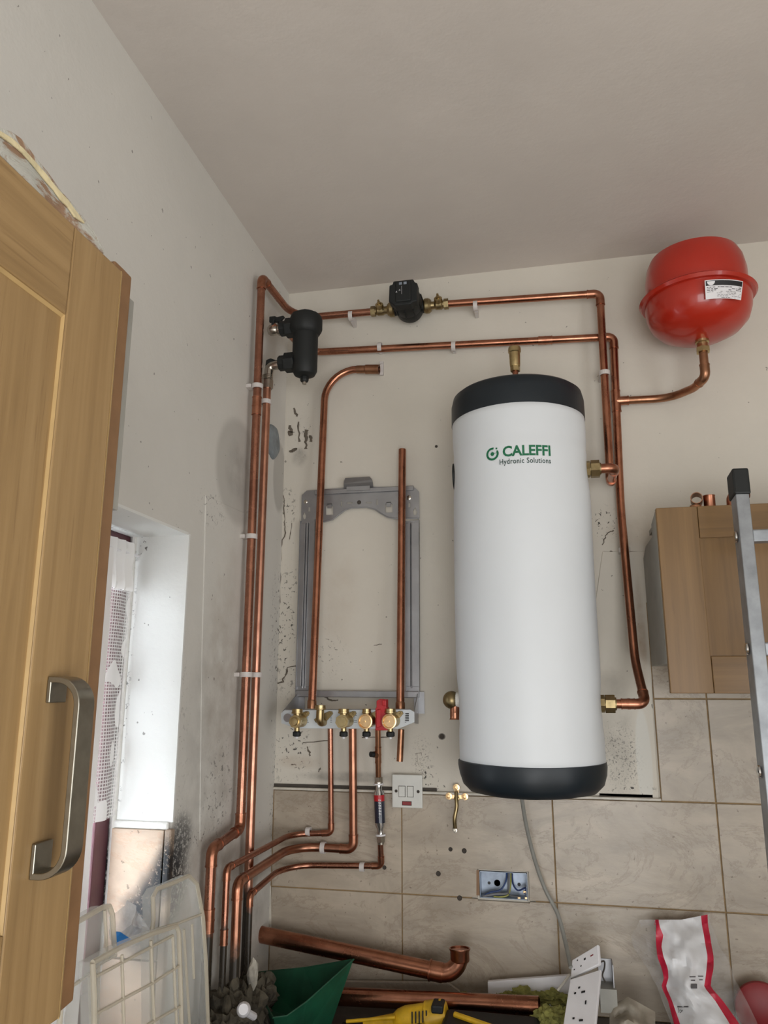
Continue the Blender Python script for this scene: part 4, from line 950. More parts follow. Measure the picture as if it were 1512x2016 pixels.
# ------------------------------------------------------------ fused spur switch
SP = thing('fused_spur', 'white fused spur switch with red neon beside the scale reducer', 'switch', at(802, 1590, D))
sa = at(772, 1525, D-.018); sb = at(832, 1591, D-.018); cx = (sa.x+sb.x)/2; cz = (sa.z+sb.z)/2; hw, hh = .0425, .0435
obj('back_plate', bbox((cx-hw+.003, D-.014, cz-hh+.003), (cx+hw-.003, D-.002, cz+hh-.003)), M_wplate, SP)
obj('face_plate', bbox((cx-hw, D-.020, cz-hh), (cx+hw, D-.013, cz+hh)), M_wplate, SP, bev=.002)
obj('rocker', bbox((cx-.023, D-.0235, cz-.014), (cx-.006, D-.0195, cz+.013)), M_wplate, SP, bev=.0012)
obj('fuse_carrier', bbox((cx+.001, D-.0225, cz-.014), (cx+.017, D-.0195, cz+.013)), M_wplate, SP, bev=.001)
obj('neon', bbox((cx-.013, D-.0218, cz-.036), (cx+.011, D-.0195, cz-.027)), M_neon, SP, bev=.0008)
b = nb()
for u0, u1, z0, z1 in ((cx-.0242, cx-.0048, cz-.0152, cz+.0142), (cx-.0002, cx+.0182, cz-.0152, cz+.0142), (cx-.0145, cx+.0125, cz-.0372, cz-.0258)): box(b, (u0, D-.0203, z0), (u1, D-.0198, z1))
obj('shadow_gap', b, M_dark, SP)
for s in (-1, 1):
    b = nb(); lathe(b, [(.0042, 0), (.004, .0012), (.002, .0008), (0, .0006)], 14, frame((cx+s*.031, D-.0198, cz), (0, -1, 0))); obj('screw', b, M_dark, SP, smooth=True)
# ------------------------------------------------------------ brass wall fixing
BF = thing('brass_fixing', 'small brass wall bracket with three lugs and a hanging arm below the tank edge', 'bracket', at(897, 1635, D))
c = at(899, 1567, D-.012)
BS = 1.0
b = nb(); slab(b, [c+V(p) for p in ((-.007, 0, .007), (-.006, 0, .024), (.006, 0, .024), (.007, 0, .007), (.028, 0, .006), (.028, 0, -.008), (-.026, 0, -.008), (-.026, 0, .006))], (0, .004, 0)); obj('back_plate', b, M_bro, BF, bev=.001)
for p in ((-.021, -.001), (.023, -.001), (0, .022)):
    b = nb(); lathe(b, [(.0098, 0), (.009, .004), (.0045, .0045), (.0035, .001), (0, .001)], 18, frame(c+V((p[0], 0, p[1])), (0, -1, 0))); obj('lug', b, M_bro, BF, smooth=True)
b = nb(); lathe(b, [(.008, 0), (.008, .008), (.005, .010), (0, .010)], 16, frame(c+V((.001, 0, -.006)), (0, -1, 0))); obj('boss', b, M_br, BF, smooth=True)
b = nb(); tube(b, smoothp([c+V((0, -.008, .012)), c+V((.001, -.014, -.010)), at(899, 1590, D-.028), at(895, 1612, D-.030), at(896, 1632, D-.024)]), [.0042]*17+[.0035]*8, 10) if False else tube(b, smoothp([c+V((0, -.008, .012)), c+V((.001, -.014, -.010)), at(899, 1590, D-.028), at(895, 1612, D-.030), at(896, 1630, D-.024)]), .0052, 10); obj('arm', b, M_brd, BF, smooth=True)
b = nb(); lathe(b, [(.006, -.002), (.006, .002), (.003, .0022), (.003, -.0018)], 16, frame(at(896, 1635, D-.024), (0, -1, 0))); obj('arm_eye', b, M_nik, BF, smooth=True)
# ------------------------------------------------------------ recessed metal back box with loose wires
BB = thing('metal_back_box', 'open galvanised double back box set in the tiles with loose wires inside', 'electrical box', ((BX0+BX1)/2, D+.02, BZ0))
g = .0015; x0, x1, z0, z1 = BX0+g, BX1-g, BZ0+g, BZ1-g; yb = D+.036
obj('back_panel', bbox((x0, yb-.0012, z0), (x1, yb, z1)), M_galvb, BB)
for lo, hi in (((x0, D-.004, z0), (x0+.0012, yb-.0012, z1)), ((x1-.0012, D-.004, z0), (x1, yb-.0012, z1)), ((x0, D-.004, z0), (x1, yb-.0012, z0+.0012)), ((x0, D-.004, z1-.0012), (x1, yb-.0012, z1))): obj('side_panel', bbox(lo, hi), M_galvb, BB)
for px_, py_, r in ((963, 1738, .004), (1022, 1741, .0045)):
    b = nb(); q = at(px_, py_, yb); lathe(b, [(r, 0), (r, .0006), (0, .0006)], 14, frame((q.x, yb-.0012, q.z), (0, -1, 0))); obj('hole', b, M_ink, BB)
b = nb(); q = at(979, 1738, yb); lathe(b, [(.0095, 0), (.0095, .001), (.0085, .001), (.0085, 0)], 22, frame((q.x, yb-.0012, q.z), (0, -1, 0))); obj('knockout', b, M_galvb, BB)
wires = [((36, 62, 112), [(998, 1716, .03), (996, 1735, .02), (985, 1752, .012), (965, 1757, .008), (952, 1764, .006)]), ((120, 120, 122), [(1003, 1716, .03), (1002, 1740, .02), (1000, 1758, .012), (975, 1760, .006), (950, 1765, .004)]),
         ((150, 150, 74), [(1006, 1716, .03), (1005, 1745, .018), (1000, 1762, .008), (985, 1766, .002), (972, 1765, .004)]), ((34, 50, 96), [(1008, 1716, .03), (1010, 1740, .02), (1020, 1753, .012), (1035, 1748, .006), (1033, 1760, .002)]), ((96, 96, 98), [(1001, 1716, .028), (1001, 1745, .016), (1003, 1762, .008), (1025, 1766, .004)])]
for i, (rgb, pts) in enumerate(wires):
    b = nb(); tube(b, smoothp([at(x, y, D+d_) for x, y, d_ in pts], 5), .0022 if i != 1 else .003, 8); obj('wire', b, simple('wire_%d' % i, rgb, .4), BB, smooth=True)
b = nb(); slab(b, [at(x, y, D-.0105) for x, y in ((938, 1713), (943, 1713), (944, 1763), (938, 1763))], (0, .001, 0)); obj('bare_edge', b, M_endg, WB)
b = nb()
for q in ((1033, 1756), (1022, 1768), (1036, 1768)): c = at(*q, D+.004); box(b, (c.x-.004, c.y-.003, c.z-.003), (c.x+.004, c.y+.003, c.z+.003))
obj('terminal', b, M_bro, BB, bev=.001)

# ------------------------------------------------------------ wall cupboard (right)
CF = 1.88
c0_ = at(1297, 1000, CF); c1_ = at(1322, 1365, CF); CX = .268; ZT = c0_.z; ZB = c1_.z; CW = .50
WC = thing('wall_cupboard', 'oak fronted wall cupboard with a grey side hung right of the tank', 'cupboard', (CX+CW/2, D-.1, ZB))
zcb = at(1280, 1312, D).z; zct = at(1268, 1020, D).z
sd = [V((CX, D-.011, zcb)), V((CX, CF+.022, zcb)), V((CX, CF+.022, ZT-.004)), V((CX, CF+.07, ZT-.004)), V((CX, CF+.12, ZT-.035)), V((CX, CF+.19, ZT-.035)), V((CX, CF+.20, ZT-.055)), V((CX, D-.012, ZT-.065))]
sd = [V((CX, D-.011, zcb)), V((CX, CF+.022, zcb)), V((CX, CF+.022, ZT-.004)), V((CX, CF+.10, ZT-.020)), V((CX, CF+.10, ZT-.052)), V((CX, CF+.24, ZT-.052)), V((CX, D-.011, ZT-.075))]
b = nb(); slab(b, sd, (.016, 0, 0)); obj('side_panel', b, M_mel, WC, bev=.001)
obj('side_panel', bbox((CX+CW-.016, CF+.022, zcb), (CX+CW, D-.011, ZT-.01)), M_mel, WC)
for z in (zcb, ZT-.06): obj('shelf', bbox((CX+.016, CF+.024, z), (CX+CW-.016, D-.011, z+.016)), M_mel, WC)
obj('edge_strip', bbox((CX+.001, CF+.019, zcb+.005), (CX+.012, CF+.0225, ZT-.02)), M_ptfe, WC)
for q in ((1300, 1245), (1262, 1055)): pass
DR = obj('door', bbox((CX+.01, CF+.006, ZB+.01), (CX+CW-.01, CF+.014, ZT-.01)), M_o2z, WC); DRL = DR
sw = .094; th = CF+.019
def wz(x, y): return at(x, y, CF).z
zr1 = at(1400, 1058, CF).z; zr2 = at(1415, 1291, CF).z
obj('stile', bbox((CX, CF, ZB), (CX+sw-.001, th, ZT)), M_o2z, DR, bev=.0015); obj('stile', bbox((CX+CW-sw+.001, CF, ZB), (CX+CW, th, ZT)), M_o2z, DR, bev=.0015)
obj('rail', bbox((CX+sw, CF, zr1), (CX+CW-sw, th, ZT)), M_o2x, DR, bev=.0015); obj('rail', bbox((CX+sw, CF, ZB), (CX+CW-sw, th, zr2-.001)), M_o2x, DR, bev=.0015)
# fittings left on top of the cupboard
top = ZT-.0+.0
b = nb(); q = at(1369, 985, 1.93); tp_ = ZT-.044+0
def on_top(label, b, q, M): pass
shz = ZT-.044
q = V((at(1369, 986, 1.94).x, 1.94, at(1369, 986, 1.94).z))
b = nb(); tube(b, [q+V((.0, -.012, 0)), q+V((.01, .014, 0))], .0128, 18, True, True)
# board the fittings lie on (top of the cupboard)
obj('top_board', bbox((CX+.018, CF+.024, ZT-.014), (CX+CW-.014, D-.03, ZT-.002)), M_mel, WC)
zs_ = ZT-.002
def lay(px_, Y): r = ray(px_, 990); return CAM.x+r.x*(Y/r.y)
xx = lay(1369, 1.93)
b = nb(); ring_tube(b, (xx-.002, 1.90, zs_+.0272), (xx+.006, 1.945, zs_+.0272), .0140, .0125); obj_ = tag(obj('copper_ring', b, M_cuo, smooth=True), 'short copper sleeve facing forward on top of the wall cupboard, leftmost of three fittings', 'pipe fitting')
b = nb(); ring_tube(b, (xx-.002, 1.92, zs_+.0003), (xx-.002, 1.92, zs_+.0125), .0135, .0118); 
tag(obj('copper_offcut', b, M_cuo, smooth=True), 'low copper ring under the forward facing sleeve on the wall cupboard', 'pipe fitting')
xx = lay(1397, 1.93); b = nb(); tube(b, [(xx, 1.93, zs_), (xx, 1.93, zs_+.036), (xx, 1.93, zs_+.038)], [.0135, .0135, .0145], 18, True, True); tag(obj('copper_coupling', b, M_fit, smooth=True), 'upright copper coupling on top of the wall cupboard, middle of three fittings', 'pipe fitting')
xx = lay(1441, 1.93); b = nb(); tube(b, fillet([(xx, 1.93, zs_), (xx, 1.93, zs_+.036), (xx+.04, 1.93, zs_+.040)], .015), .0125, 18, True, True); tag(obj('copper_elbow', b, M_fit, smooth=True), 'copper elbow on top of the wall cupboard behind the ladder', 'pipe fitting')
# ------------------------------------------------------------ ladder
LD = thing('step_ladder', 'worn aluminium ladder with a black cap standing in front of the wall cupboard', 'ladder', (.6, 1.5, -.05))
lt = at(1452, 935, 1.70); lb = V((lt.x+.03, 1.50, -.05))
mid = at(1500, 1400, 1.655)
d = (lt-mid).normalized(); lb = lt-d*((lt.z+.05)/d.z); lb.z = -.05; gap = .40
def stile(off):
    a, c = lb+V((off, 0, 0)), lt+V((off, 0, 0)); M = frame(a, c-a, (1, 0, 0)); L = (c-a).length
    b = nb(); prism(b, [(-.013, -.024), (.013, -.024), (.013, -.021), (-.009, -.021), (-.009, .021), (.013, .021), (.013, .024), (-.013, .024)] if off == 0 else [(.015, .024), (-.015, .024), (-.015, .021), (.011, .021), (.011, -.021), (-.015, -.021), (-.015, -.024), (.015, -.024)], .03, L-.01, M)
    s = obj('stile', b, M_alu, LD, bev=.0015)
    b = nb(); box(b, (-.0165, -.028, L-.052), (.0165, .028, L+.006), M); obj('end_cap', b, M_blk, LD, bev=.004)
    b = nb(); box(b, (-.018, -.028, 0), (.018, .028, .05), M); obj('foot', b, M_blk, LD, bev=.004)
stile(0); stile(gap)
rz1 = at(1480, 1055, 1.68).z; rz2 = at(1500, 1277, 1.66).z; pitch = rz1-rz2; z = rz1
while z > 0.1:
    t = (z-lb.z)/(lt.z-lb.z); q = lerp(lb, lt, t)
    b = nb(); box(b, (q.x+.012, q.y-.018, z-.014), (q.x+gap-.012, q.y+.012, z+.012)); r_ = obj('rung', b, M_alu, LD, bev=.003)
    b = nb()
    for xx_ in (q.x-.0155, q.x+gap+.0155): lathe(b, [(.012, 0), (.011, .003), (.005, .0045), (0, .0045)], 16, frame((xx_, q.y, z), (-1 if xx_ < q.x+.1 else 1, 0, 0)))
    obj('rivet', b, M_chr, LD, smooth=True); z -= pitch

# ------------------------------------------------------------ near cupboard with oak door (left)
DX = XL+.32
ztp = ax(236, 530, DX).z; zbt_ = ax(140, 1990, DX).z; ye = .741
Y0d = ye-.50; y1d = ye
LC = thing('larder_cupboard', 'near oak fronted cupboard with a long metal handle at the left edge', 'cupboard', (XL+.15, ye-.25, zbt_))
yp = ax(106, 1000, DX).y; zrail = ax(120, 612, DX).z; zrl = zbt_+.10
dy = (ax(93, 1000, DX).y); print('stile edge', dy)
YE1 = ax(259, 560, DX-.006).y; YE2 = ax(264, 565, DX-.012).y
DO = obj('door', bbox((DX-.018, Y0d+.01, zbt_+.01), (DX-.005, y1d-.006, ztp-.01)), M_oz, LC)
obj('stile', bbox((DX-.021, dy, zbt_), (DX, y1d-.008, ztp)), M_oz, DO, bev=.002); obj('stile', bbox((DX-.021, Y0d, zbt_), (DX, Y0d+.09, ztp)), M_oz, DO, bev=.002)
obj('rail', bbox((DX-.021, Y0d+.09, zrail), (DX, dy-.0005, ztp)), M_oy, DO, bev=.002); obj('rail', bbox((DX-.021, Y0d+.09, zbt_), (DX, dy-.0005, zrl)), M_oy, DO, bev=.002)
b = nb(); slab(b, [V((DX-.001, dy-.001, zbt_+.1)), V((DX-.0045, dy-.002, zbt_+.1)), V((DX-.0045, dy-.002, zrail)), V((DX-.001, dy-.001, zrail))], (-.002, 0, 0)); lab(obj('moulding', b, M_edge, DO), 'pale bevelled inner edge')
b = nb(); slab(b, [V((DX-.001, dy-.001, zrail+.001)), V((DX-.0045, dy-.001, zrail-.003)), V((DX-.0045, Y0d+.09, zrail-.003)), V((DX-.001, Y0d+.09, zrail+.001))], (-.002, 0, 0)); obj('moulding', b, M_edge, DO)
b = nb(); slab(b, [V((DX, y1d-.008, zbt_)), V((DX-.004, y1d, zbt_)), V((DX-.021, y1d, zbt_)), V((DX-.021, y1d-.008, zbt_))], (0, 0, ztp-zbt_)); obj('door_edge', b, M_edge, DO)  # chamfer highlight painted with the paler oak
yA, yB = ax(224, 526, DX-.006).y, ax(245, 526, DX-.006).y; zT1, zT2 = ax(240, 525, DX-.006).z, ax(259, 545, DX-.006).z
b = nb(); slab(b, [V((DX-.006, y, z)) for y, z in ((y1d, zbt_+.001), (y1d, ztp+.001), (yA, ztp+.001), (yA+.002, zT1), (yB, zT1), (YE1, zT2), (YE1, zbt_+.004))], (-.015, 0, 0)); lab(obj('end_post', b, M_endg, LC, bev=.002), 'darker brown edge post')
obj('side_panel', bbox((XL+.001, y1d+.002, zbt_+.005), (DX-.023, YE1-.002, ztp-.004)), M_mel, LC)
obj('side_panel', bbox((XL+.001, Y0d, zbt_+.005), (DX-.023, Y0d+.018, ztp-.004)), M_mel, LC)
obj('panel_edge', bbox((DX-.0225, YE1-.004, ax(236, 1000, DX).z), (DX-.010, YE2, ztp-.014)), M_mel, LC, bev=.001)
for z in (zbt_+.006, ztp-.022): obj('shelf', bbox((XL+.001, Y0d+.018, z), (DX-.024, y1d+.002, z+.016)), M_mel, LC)
# handle
ha = ax(110, 1338, DX); hb = ax(72, 1720, DX); yh = ha.y; zh1, zh0 = ha.z, hb.z; hp = .034
HN = V((DX, 0, 0)); hy = (ax(112, 1350, DX).y+ax(68, 1735, DX).y)/2; print('handle', hy, zh0, zh1)
def band(pts, w, t):
    b = nb(); pth = fillet(pts, .024, 8)
    prev = None
    for i, p in enumerate(pth):
        tt = (pth[min(i+1, len(pth)-1)]-pth[max(i-1, 0)]).normalized(); nn = tt.cross(V((0, 1, 0))).normalized()
        ring = [b.verts.new(p+V((0, s*w/2, 0))+nn*u*t/2) for s, u in ((-1, -1), (1, -1), (1, 1), (-1, 1))]
        if prev:
            for k in range(4): b.faces.new((prev[k], prev[(k+1) % 4], ring[(k+1) % 4], ring[k]))
        else: b.faces.new(ring)
        prev = ring
    b.faces.new(prev[::-1]); return b
HW = .026
HD = obj('handle', band([V((DX+.001, hy, zh0)), V((DX+hp, hy, zh0)), V((DX+hp, hy, zh1)), V((DX+.001, hy, zh1))], HW, .006), simple('brushed_nickel', (150, 146, 134), .3, .95, .12, 60), DO, smooth=True, bev=.0008, ang=50)
for z, s in ((zh0, 1), (zh1, -1)): obj('handle_foot', bbox((DX+.0005, hy-HW/2, min(z, z+s*.022)), (DX+.005, hy+HW/2, max(z, z+s*.028))), simple('foot_nickel', (150, 146, 134), .3, .95, .1, 60), HD, bev=.001)
# torn painted strip on top of the cupboard
pl = [(-60, 205), (0, 250), (24, 258), (42, 272), (58, 292), (76, 315), (93, 337), (107, 357), (121, 376), (135, 391), (149, 407), (161, 422), (173, 438), (187, 459), (206, 489), (207, 498), (198, 499), (187, 489), (178, 484), (163, 468), (142, 447), (117, 421), (86, 392), (60, 365), (30, 333), (0, 305), (-60, 240)]
random.seed(21); pl = [ax(x+random.uniform(-1, 1), y+random.uniform(-1.2, 1.2), DX-.004) for x, y in pl]
for p in pl[15:]: p.z = max(p.z, ztp+.0005)
b = nb(); slab(b, pl, (-.014, 0, 0)); TS = tag(obj('torn_strip', b, M_torn, bev=.0012), 'torn timber strip with flaking white paint on top of the near cupboard', 'timber strip')
b = nb(); up = [ax(x, y, DX-.0035) for x, y in ((-20, 248), (20, 272), (42, 292), (62, 314), (88, 343), (104, 364), (117, 379), (131, 394), (144, 412), (162, 436))]
lo = [ax(x, y, DX-.0035) for x, y in ((-20, 256), (20, 284), (42, 303), (62, 325), (88, 358), (104, 376), (117, 395), (131, 408), (144, 428), (164, 441))]
slab(b, up+lo[::-1], (.0025, 0, 0)); obj('raw_edge', b, M_tornc, TS, bev=.0008)

# ------------------------------------------------------------ worktop and base units
ZW = .935
b = nb(); box(b, (XL, 1.632, ZW-.035), (XR, D-.010, ZW)); box(b, (XL, .25, ZW-.035), (-.22, 1.632, ZW))
tag(obj('worktop', b, M_wt), 'dark kitchen worktop under the tiled wall, buried in tools and rubble', 'worktop')
for i, x in enumerate((-.2, .4, 1.0)):
    bu = thing('base_unit', 'oak fronted base unit under the worktop along the back wall, %s' % ('left one', 'middle one', 'right one')[i], 'cupboard', (x+.3, 1.9, -.05), 'base units under the worktop')
    obj('carcass', bbox((x+.002, 1.66, .05), (x+.598, D-.012, ZW-.036)), M_mel, bu); obj('door', bbox((x+.004, 1.645, .07), (x+.596, 1.659, ZW-.05)), M_o2z, bu, bev=.002)
    obj('plinth', bbox((x+.002, 1.72, -.05), (x+.598, 1.74, .05)), M_o2x, bu)
bu = thing('base_unit', 'oak fronted base unit under the window worktop', 'cupboard', (-.5, .9, -.05), 'base units under the worktop')
obj('carcass', bbox((XL+.003, .27, .05), (-.29, 1.59, ZW-.036)), M_mel, bu); obj('door', bbox((-.289, .27, .07), (-.27, .92, ZW-.05)), M_o2z, bu, bev=.002); obj('door', bbox((-.289, .925, .07), (-.27, 1.59, ZW-.05)), M_o2z, bu, bev=.002); obj('plinth', bbox((XL+.003, .3, -.05), (-.34, 1.59, .05)), M_o2x, bu)

# ------------------------------------------------------------ waste pipes
fa = at(506, 1838, 2.130); fb = at(852, 1911, 2.100); fd = (fb-fa).normalized(); RW = .021
TF = thing('waste_pipe', 'large copper waste pipe sloping along the tiles to an upturned open elbow', 'pipe', fb)
b = nb(); tube(b, [fa, fb], RW, 26, True, True); obj('pipe', b, M_cuo if False else M_cu, TF, smooth=True)
fe = at(893, 1918, 2.10); ft = at(905, 1869, 2.10)
b = nb(); path = fillet([fb+fd*.002, fb+fd*.071, ft], .044, 14); n_ = len(path)
tube(b, path, .0215, 24, True, False)
tube(b, [fb-fd*.008, fb-fd*.004], .0255, 24); tube(b, [fb-fd*.006, fb+fd*.026], .0232, 24); tube(b, [fb+fd*.024, fb+fd*.028], .0222, 24)
obj('elbow', b, M_fit, TF, smooth=True)
du = (ft-path[-2]).normalized(); b = nb(); tube(b, [ft-du*.028, ft-du*.024, ft-du*.004, ft, ft+du*.003], [.0218, .0240, .0240, .0265, .0265], 26, True, True); obj('socket', b, M_fit, TF, smooth=True)
ga = at(672, 1963, 2.10); gb = at(1068, 1976, 2.02); RG = .021
ga = at(640, 1960, 2.085); gb = at(1062, 1981, 2.035)
TG = thing('waste_pipe', 'large loose copper pipe lying flat along the worktop behind the tools', 'pipe', ga)
b = nb(); tube(b, [ga, gb], RG, 26, True, True); obj('pipe', b, M_cu, TG, smooth=True)
print('G z', ga.z-RG, gb.z-RG)
# ------------------------------------------------------------ green scoop
bl, tr, fl_ = at(510, 1914, 2.08), at(696, 1889, 1.98), at(538, 2004, 1.80)
fm = at(604, 1972, 1.85)
rim = [bl, lerp(bl, tr, .5)+V((0, 0, -.004)), tr, fm, at(565, 2000, 1.81), fl_, at(520, 1972, 1.90)]
cen = sum(rim, V((0, 0, 0)))/len(rim)
base = [V((cen.x+(p.x-cen.x)*.62+.0, cen.y+(p.y-cen.y)*.62, ZW+.010)) for p in rim]
b = nb(); n_ = len(rim)
def loft(bm, A, B, flip=False):
    a = [bm.verts.new(p) for p in A]; c = [bm.verts.new(p) for p in B]
    for k in range(len(A)): bm.faces.new((a[k], a[(k+1) % n_], c[(k+1) % n_], c[k]))
    return a, c
inn = [cen+(p-cen)*.975 for p in rim]; binn = [V((p.x, p.y, p.z+.004))+(V((cen.x, cen.y, p.z))-p)*.03 for p in base]
a, c = loft(b, rim, base); a2, c2 = loft(b, inn, binn)
for k in range(n_): b.faces.new((a[k], a[(k+1) % n_], a2[(k+1) % n_], a2[k]))
b.faces.new(c); b.faces.new(c2)
GS = tag(obj('plastic_scoop', b, M_greenb, bev=.0015), 'dusty green plastic tub on the worktop in the corner under the waste pipe', 'tub')
b = nb(); tube(b, rim+[rim[0]], .0022, 6); obj('rim', b, M_greenb, GS, smooth=True)
# ------------------------------------------------------------ rubble in the corner
def blob(bm, c, r, sq=(1, 1, 1), amp=.35, fr=30, sub=3):
    # lumpy irregular piece
    res = bmesh.ops.create_icosphere(bm, subdivisions=sub, radius=1); c = V(c)
    for v in res['verts']:
        d_ = v.co.normalized(); n_ = noise.noise(d_*2+c*fr)*amp+noise.noise(d_*5+c*fr)*amp*.5
        v.co = c+V((d_.x*sq[0], d_.y*sq[1], d_.z*sq[2]))*r*(1+n_)
random.seed(11); b = nb()
for k in range(34):
    x = random.uniform(XL+.04, XL+.09); y = random.uniform(1.68, 1.92); blob(b, (x, y, ZW+.045+random.uniform(.0, .03)+.05*(1-(x-XL)/.16)), random.uniform(.016, .034), (1, 1, 1.2), .8, 33+k, 3)
o = obj('rubble', b, M_rub); tag(o, 'brown rubble and old wrap heaped round the pipe tails in the corner', 'rubble'); o['kind'] = 'stuff'
chunks = [((462, 1940, 1.80), .017, 'tall'), ((446, 1982, 1.74), .016, 'low'), ((497, 1918, 1.86), .020, 'pale upright'), ((490, 1960, 1.80), .014, 'wedge')]
for (x, y, Y), r, nm in chunks:
    b = nb(); q = at(x, y, Y); blob(b, q, r, (.6, .7, 1.5), .5, 40, 2); tag(obj('plaster_chunk', b, M_rubl if 'pale' in nm else M_rub), '%s piece of broken plaster among the rubble in the corner' % nm, 'plaster chunk', 'plaster chunks in the corner')
b = nb(); q = at(480, 1988, 1.70); lathe(b, [(0, 0), (.013, 0), (.015, .005), (.013, .014), (.010, .020), (0, .02)], 28, frame(q, (.3, -.9, .4))); tube(b, [q+V((0, .004, -.004)), q+V((.0, .06, -.035))], .008, 10)
tag(obj('white_tap', b, M_white, smooth=True), 'white plastic appliance tap knob low in the corner rubble', 'tap')
# ------------------------------------------------------------ translucent organiser cases on the left
def case(name, label, X, outline, th_, ribs, zb_=None, tilt=0):
    pts = [ax(x, y, X) for x, y in outline]
    root = thing(name, label, 'organiser case', (X, sum(p.y for p in pts)/len(pts), ZW), None)
    b = nb(); slab(b, pts, (-th_, 0, 0)); obj('shell', b, M_case, root, bev=.002)
    b = nb(); tube(b, [p+V((.002, 0, 0)) for p in pts]+[pts[0]+V((.002, 0, 0))], .0042, 8); obj('rim', b, M_caser, root, smooth=True)
    for r_ in ribs:
        b = nb(); tube(b, [ax(x, y, X+.003) for x, y in r_], .0026, 6); obj('rib', b, M_caser, root, smooth=True)
    return root
def ybt(x, X):   # pixel row where the case meets the worktop
    for y in range(1900, 2600, 4):
        if ax(x, y, X).z < ZW+.003: return y
    return 2500
X1, X2, X3 = XL+.115, XL+.076, XL+.088
y1b = ybt(260, X1)
case('organiser_case', 'large translucent compartment case standing in front on the window worktop', X1, [(180, 1895), (240, 1862), (298, 1838), (345, 1823), (350, 1835), (354, 1960), (360, ybt(360, X1)), (188, ybt(188, X1)), (183, 1960)], .022,
     [[(240, 1880), (242, 1960), (246, 2080)], [(297, 1852), (301, 1950), (306, 2070)], [(186, 1998), (240, 1968), (300, 1936), (352, 1902)], [(188, 2080), (300, 2012), (354, 1982)], [(190, 1922), (340, 1842)], [(340, 1842), (346, 1980), (350, 2060)]])
b = None
case('organiser_case', 'taller grey translucent case leaning on the wall behind, reaching toward the pipes', X2, [(296, 1838), (300, 1812), (299, 1765), (308, 1750), (340, 1738), (370, 1724), (386, 1740), (398, 1806), (404, 1900), (412, ybt(412, X2)), (300, ybt(300, X2))], .020,
     [[(306, 1830), (350, 1818), (396, 1800)], [(378, 1820), (382, 1926)], [(362, 1830), (376, 2060)]])
case('organiser_case', 'bleached translucent case beside the oak door below the curtain', X3, [(120, 1832), (200, 1786), (213, 1784), (219, 1800), (222, 1850), (224, 1880), (190, 1900), (182, ybt(182, X3)), (100, ybt(100, X3))], .020,
     [[(130, 1950), (176, 1918), (212, 1884)], [(206, 1792), (211, 1884)], [(176, 1920), (180, 2060)]])
# clear bag with blue item
random.seed(5)
def crumple(bm, pts, ny=8, off=.012):
    pass
X4 = XL+.03
bagpts = [(216, 1806), (236, 1790), (254, 1772), (266, 1784), (282, 1812), (297, 1836), (288, 1850), (226, 1875), (218, 1850)]
b = nb(); c = sum([ax(x, y, X4+.02) for x, y in bagpts], V((0, 0, 0)))/len(bagpts); cv = b.verts.new(c); rv = [b.verts.new(ax(x, y, X4+random.uniform(-.004, .012))) for x, y in bagpts]
for k in range(len(rv)): b.faces.new((cv, rv[k], rv[(k+1) % len(rv)]))
bmesh.ops.subdivide_edges(b, edges=b.edges, cuts=4, use_grid_fill=True)
for v in b.verts: v.co.x += noise.noise(v.co*45)*.008
tag(obj('clear_bag', b, M_film, smooth=True, ang=25), 'crumpled clear plastic bag poking up between the translucent cases', 'bag')
b = nb(); slab(b, [ax(x, y, X4+.030) for x, y in ((229, 1848), (238, 1834), (262, 1850), (264, 1858), (232, 1872))], (-.010, 0, 0)); tag(obj('blue_packet', b, M_blue, bev=.002), 'bright blue plastic packet inside the clear bag', 'packet')
# ------------------------------------------------------------ white board strip, wool, sockets
b = nb(); slab(b, [at(x, y, 2.14) for x, y in ((960, 1933), (1124, 1920), (1124, 1990), (962, 1985))], (0, .012, 0)); tag(obj('trunking_lid', b, M_white, bev=.001), 'white plastic trunking lid propped against the tiles behind the wool', 'trunking')
b = nb(); slab(b, [at(x, y, 2.165) for x, y in ((672, 1932), (880, 1934), (905, 1952), (900, 1985), (672, 1985))], (0, .010, 0)); tag(obj('board_offcut', b, M_tile, bev=.001), 'grey tile offcut leaning at the wall behind the flat copper pipe', 'tile')
b = nb()
for k in range(46):
    t = k/45; x = 905+t*215+random.uniform(-6, 6); y = 1962+6*math.sin(t*9)-(10 if 1060 < x < 1095 else 0)+random.uniform(-3, 6)
    blob(b, at(x, y+random.uniform(0, 10), 2.115+random.uniform(-.006, .01)), random.uniform(.012, .019), (1.3, .7, .7), .9, 30+k, 3)
o = tag(obj('mineral_wool', b, M_wool), 'clump of olive green mineral wool behind the flat copper pipe', 'insulation'); o['kind'] = 'stuff'
random.seed(9); b = nb()
for k in range(14): blob(b, at(1065+k*6, 2004+random.uniform(-4, 6), 2.0), .02, (1, 1, .8), .8, 60+k, 3)
o = tag(obj('mineral_wool', b, M_wool), 'lower olive wool scrap in front of the pipe end beside the loose socket plate', 'insulation'); o['kind'] = 'stuff'
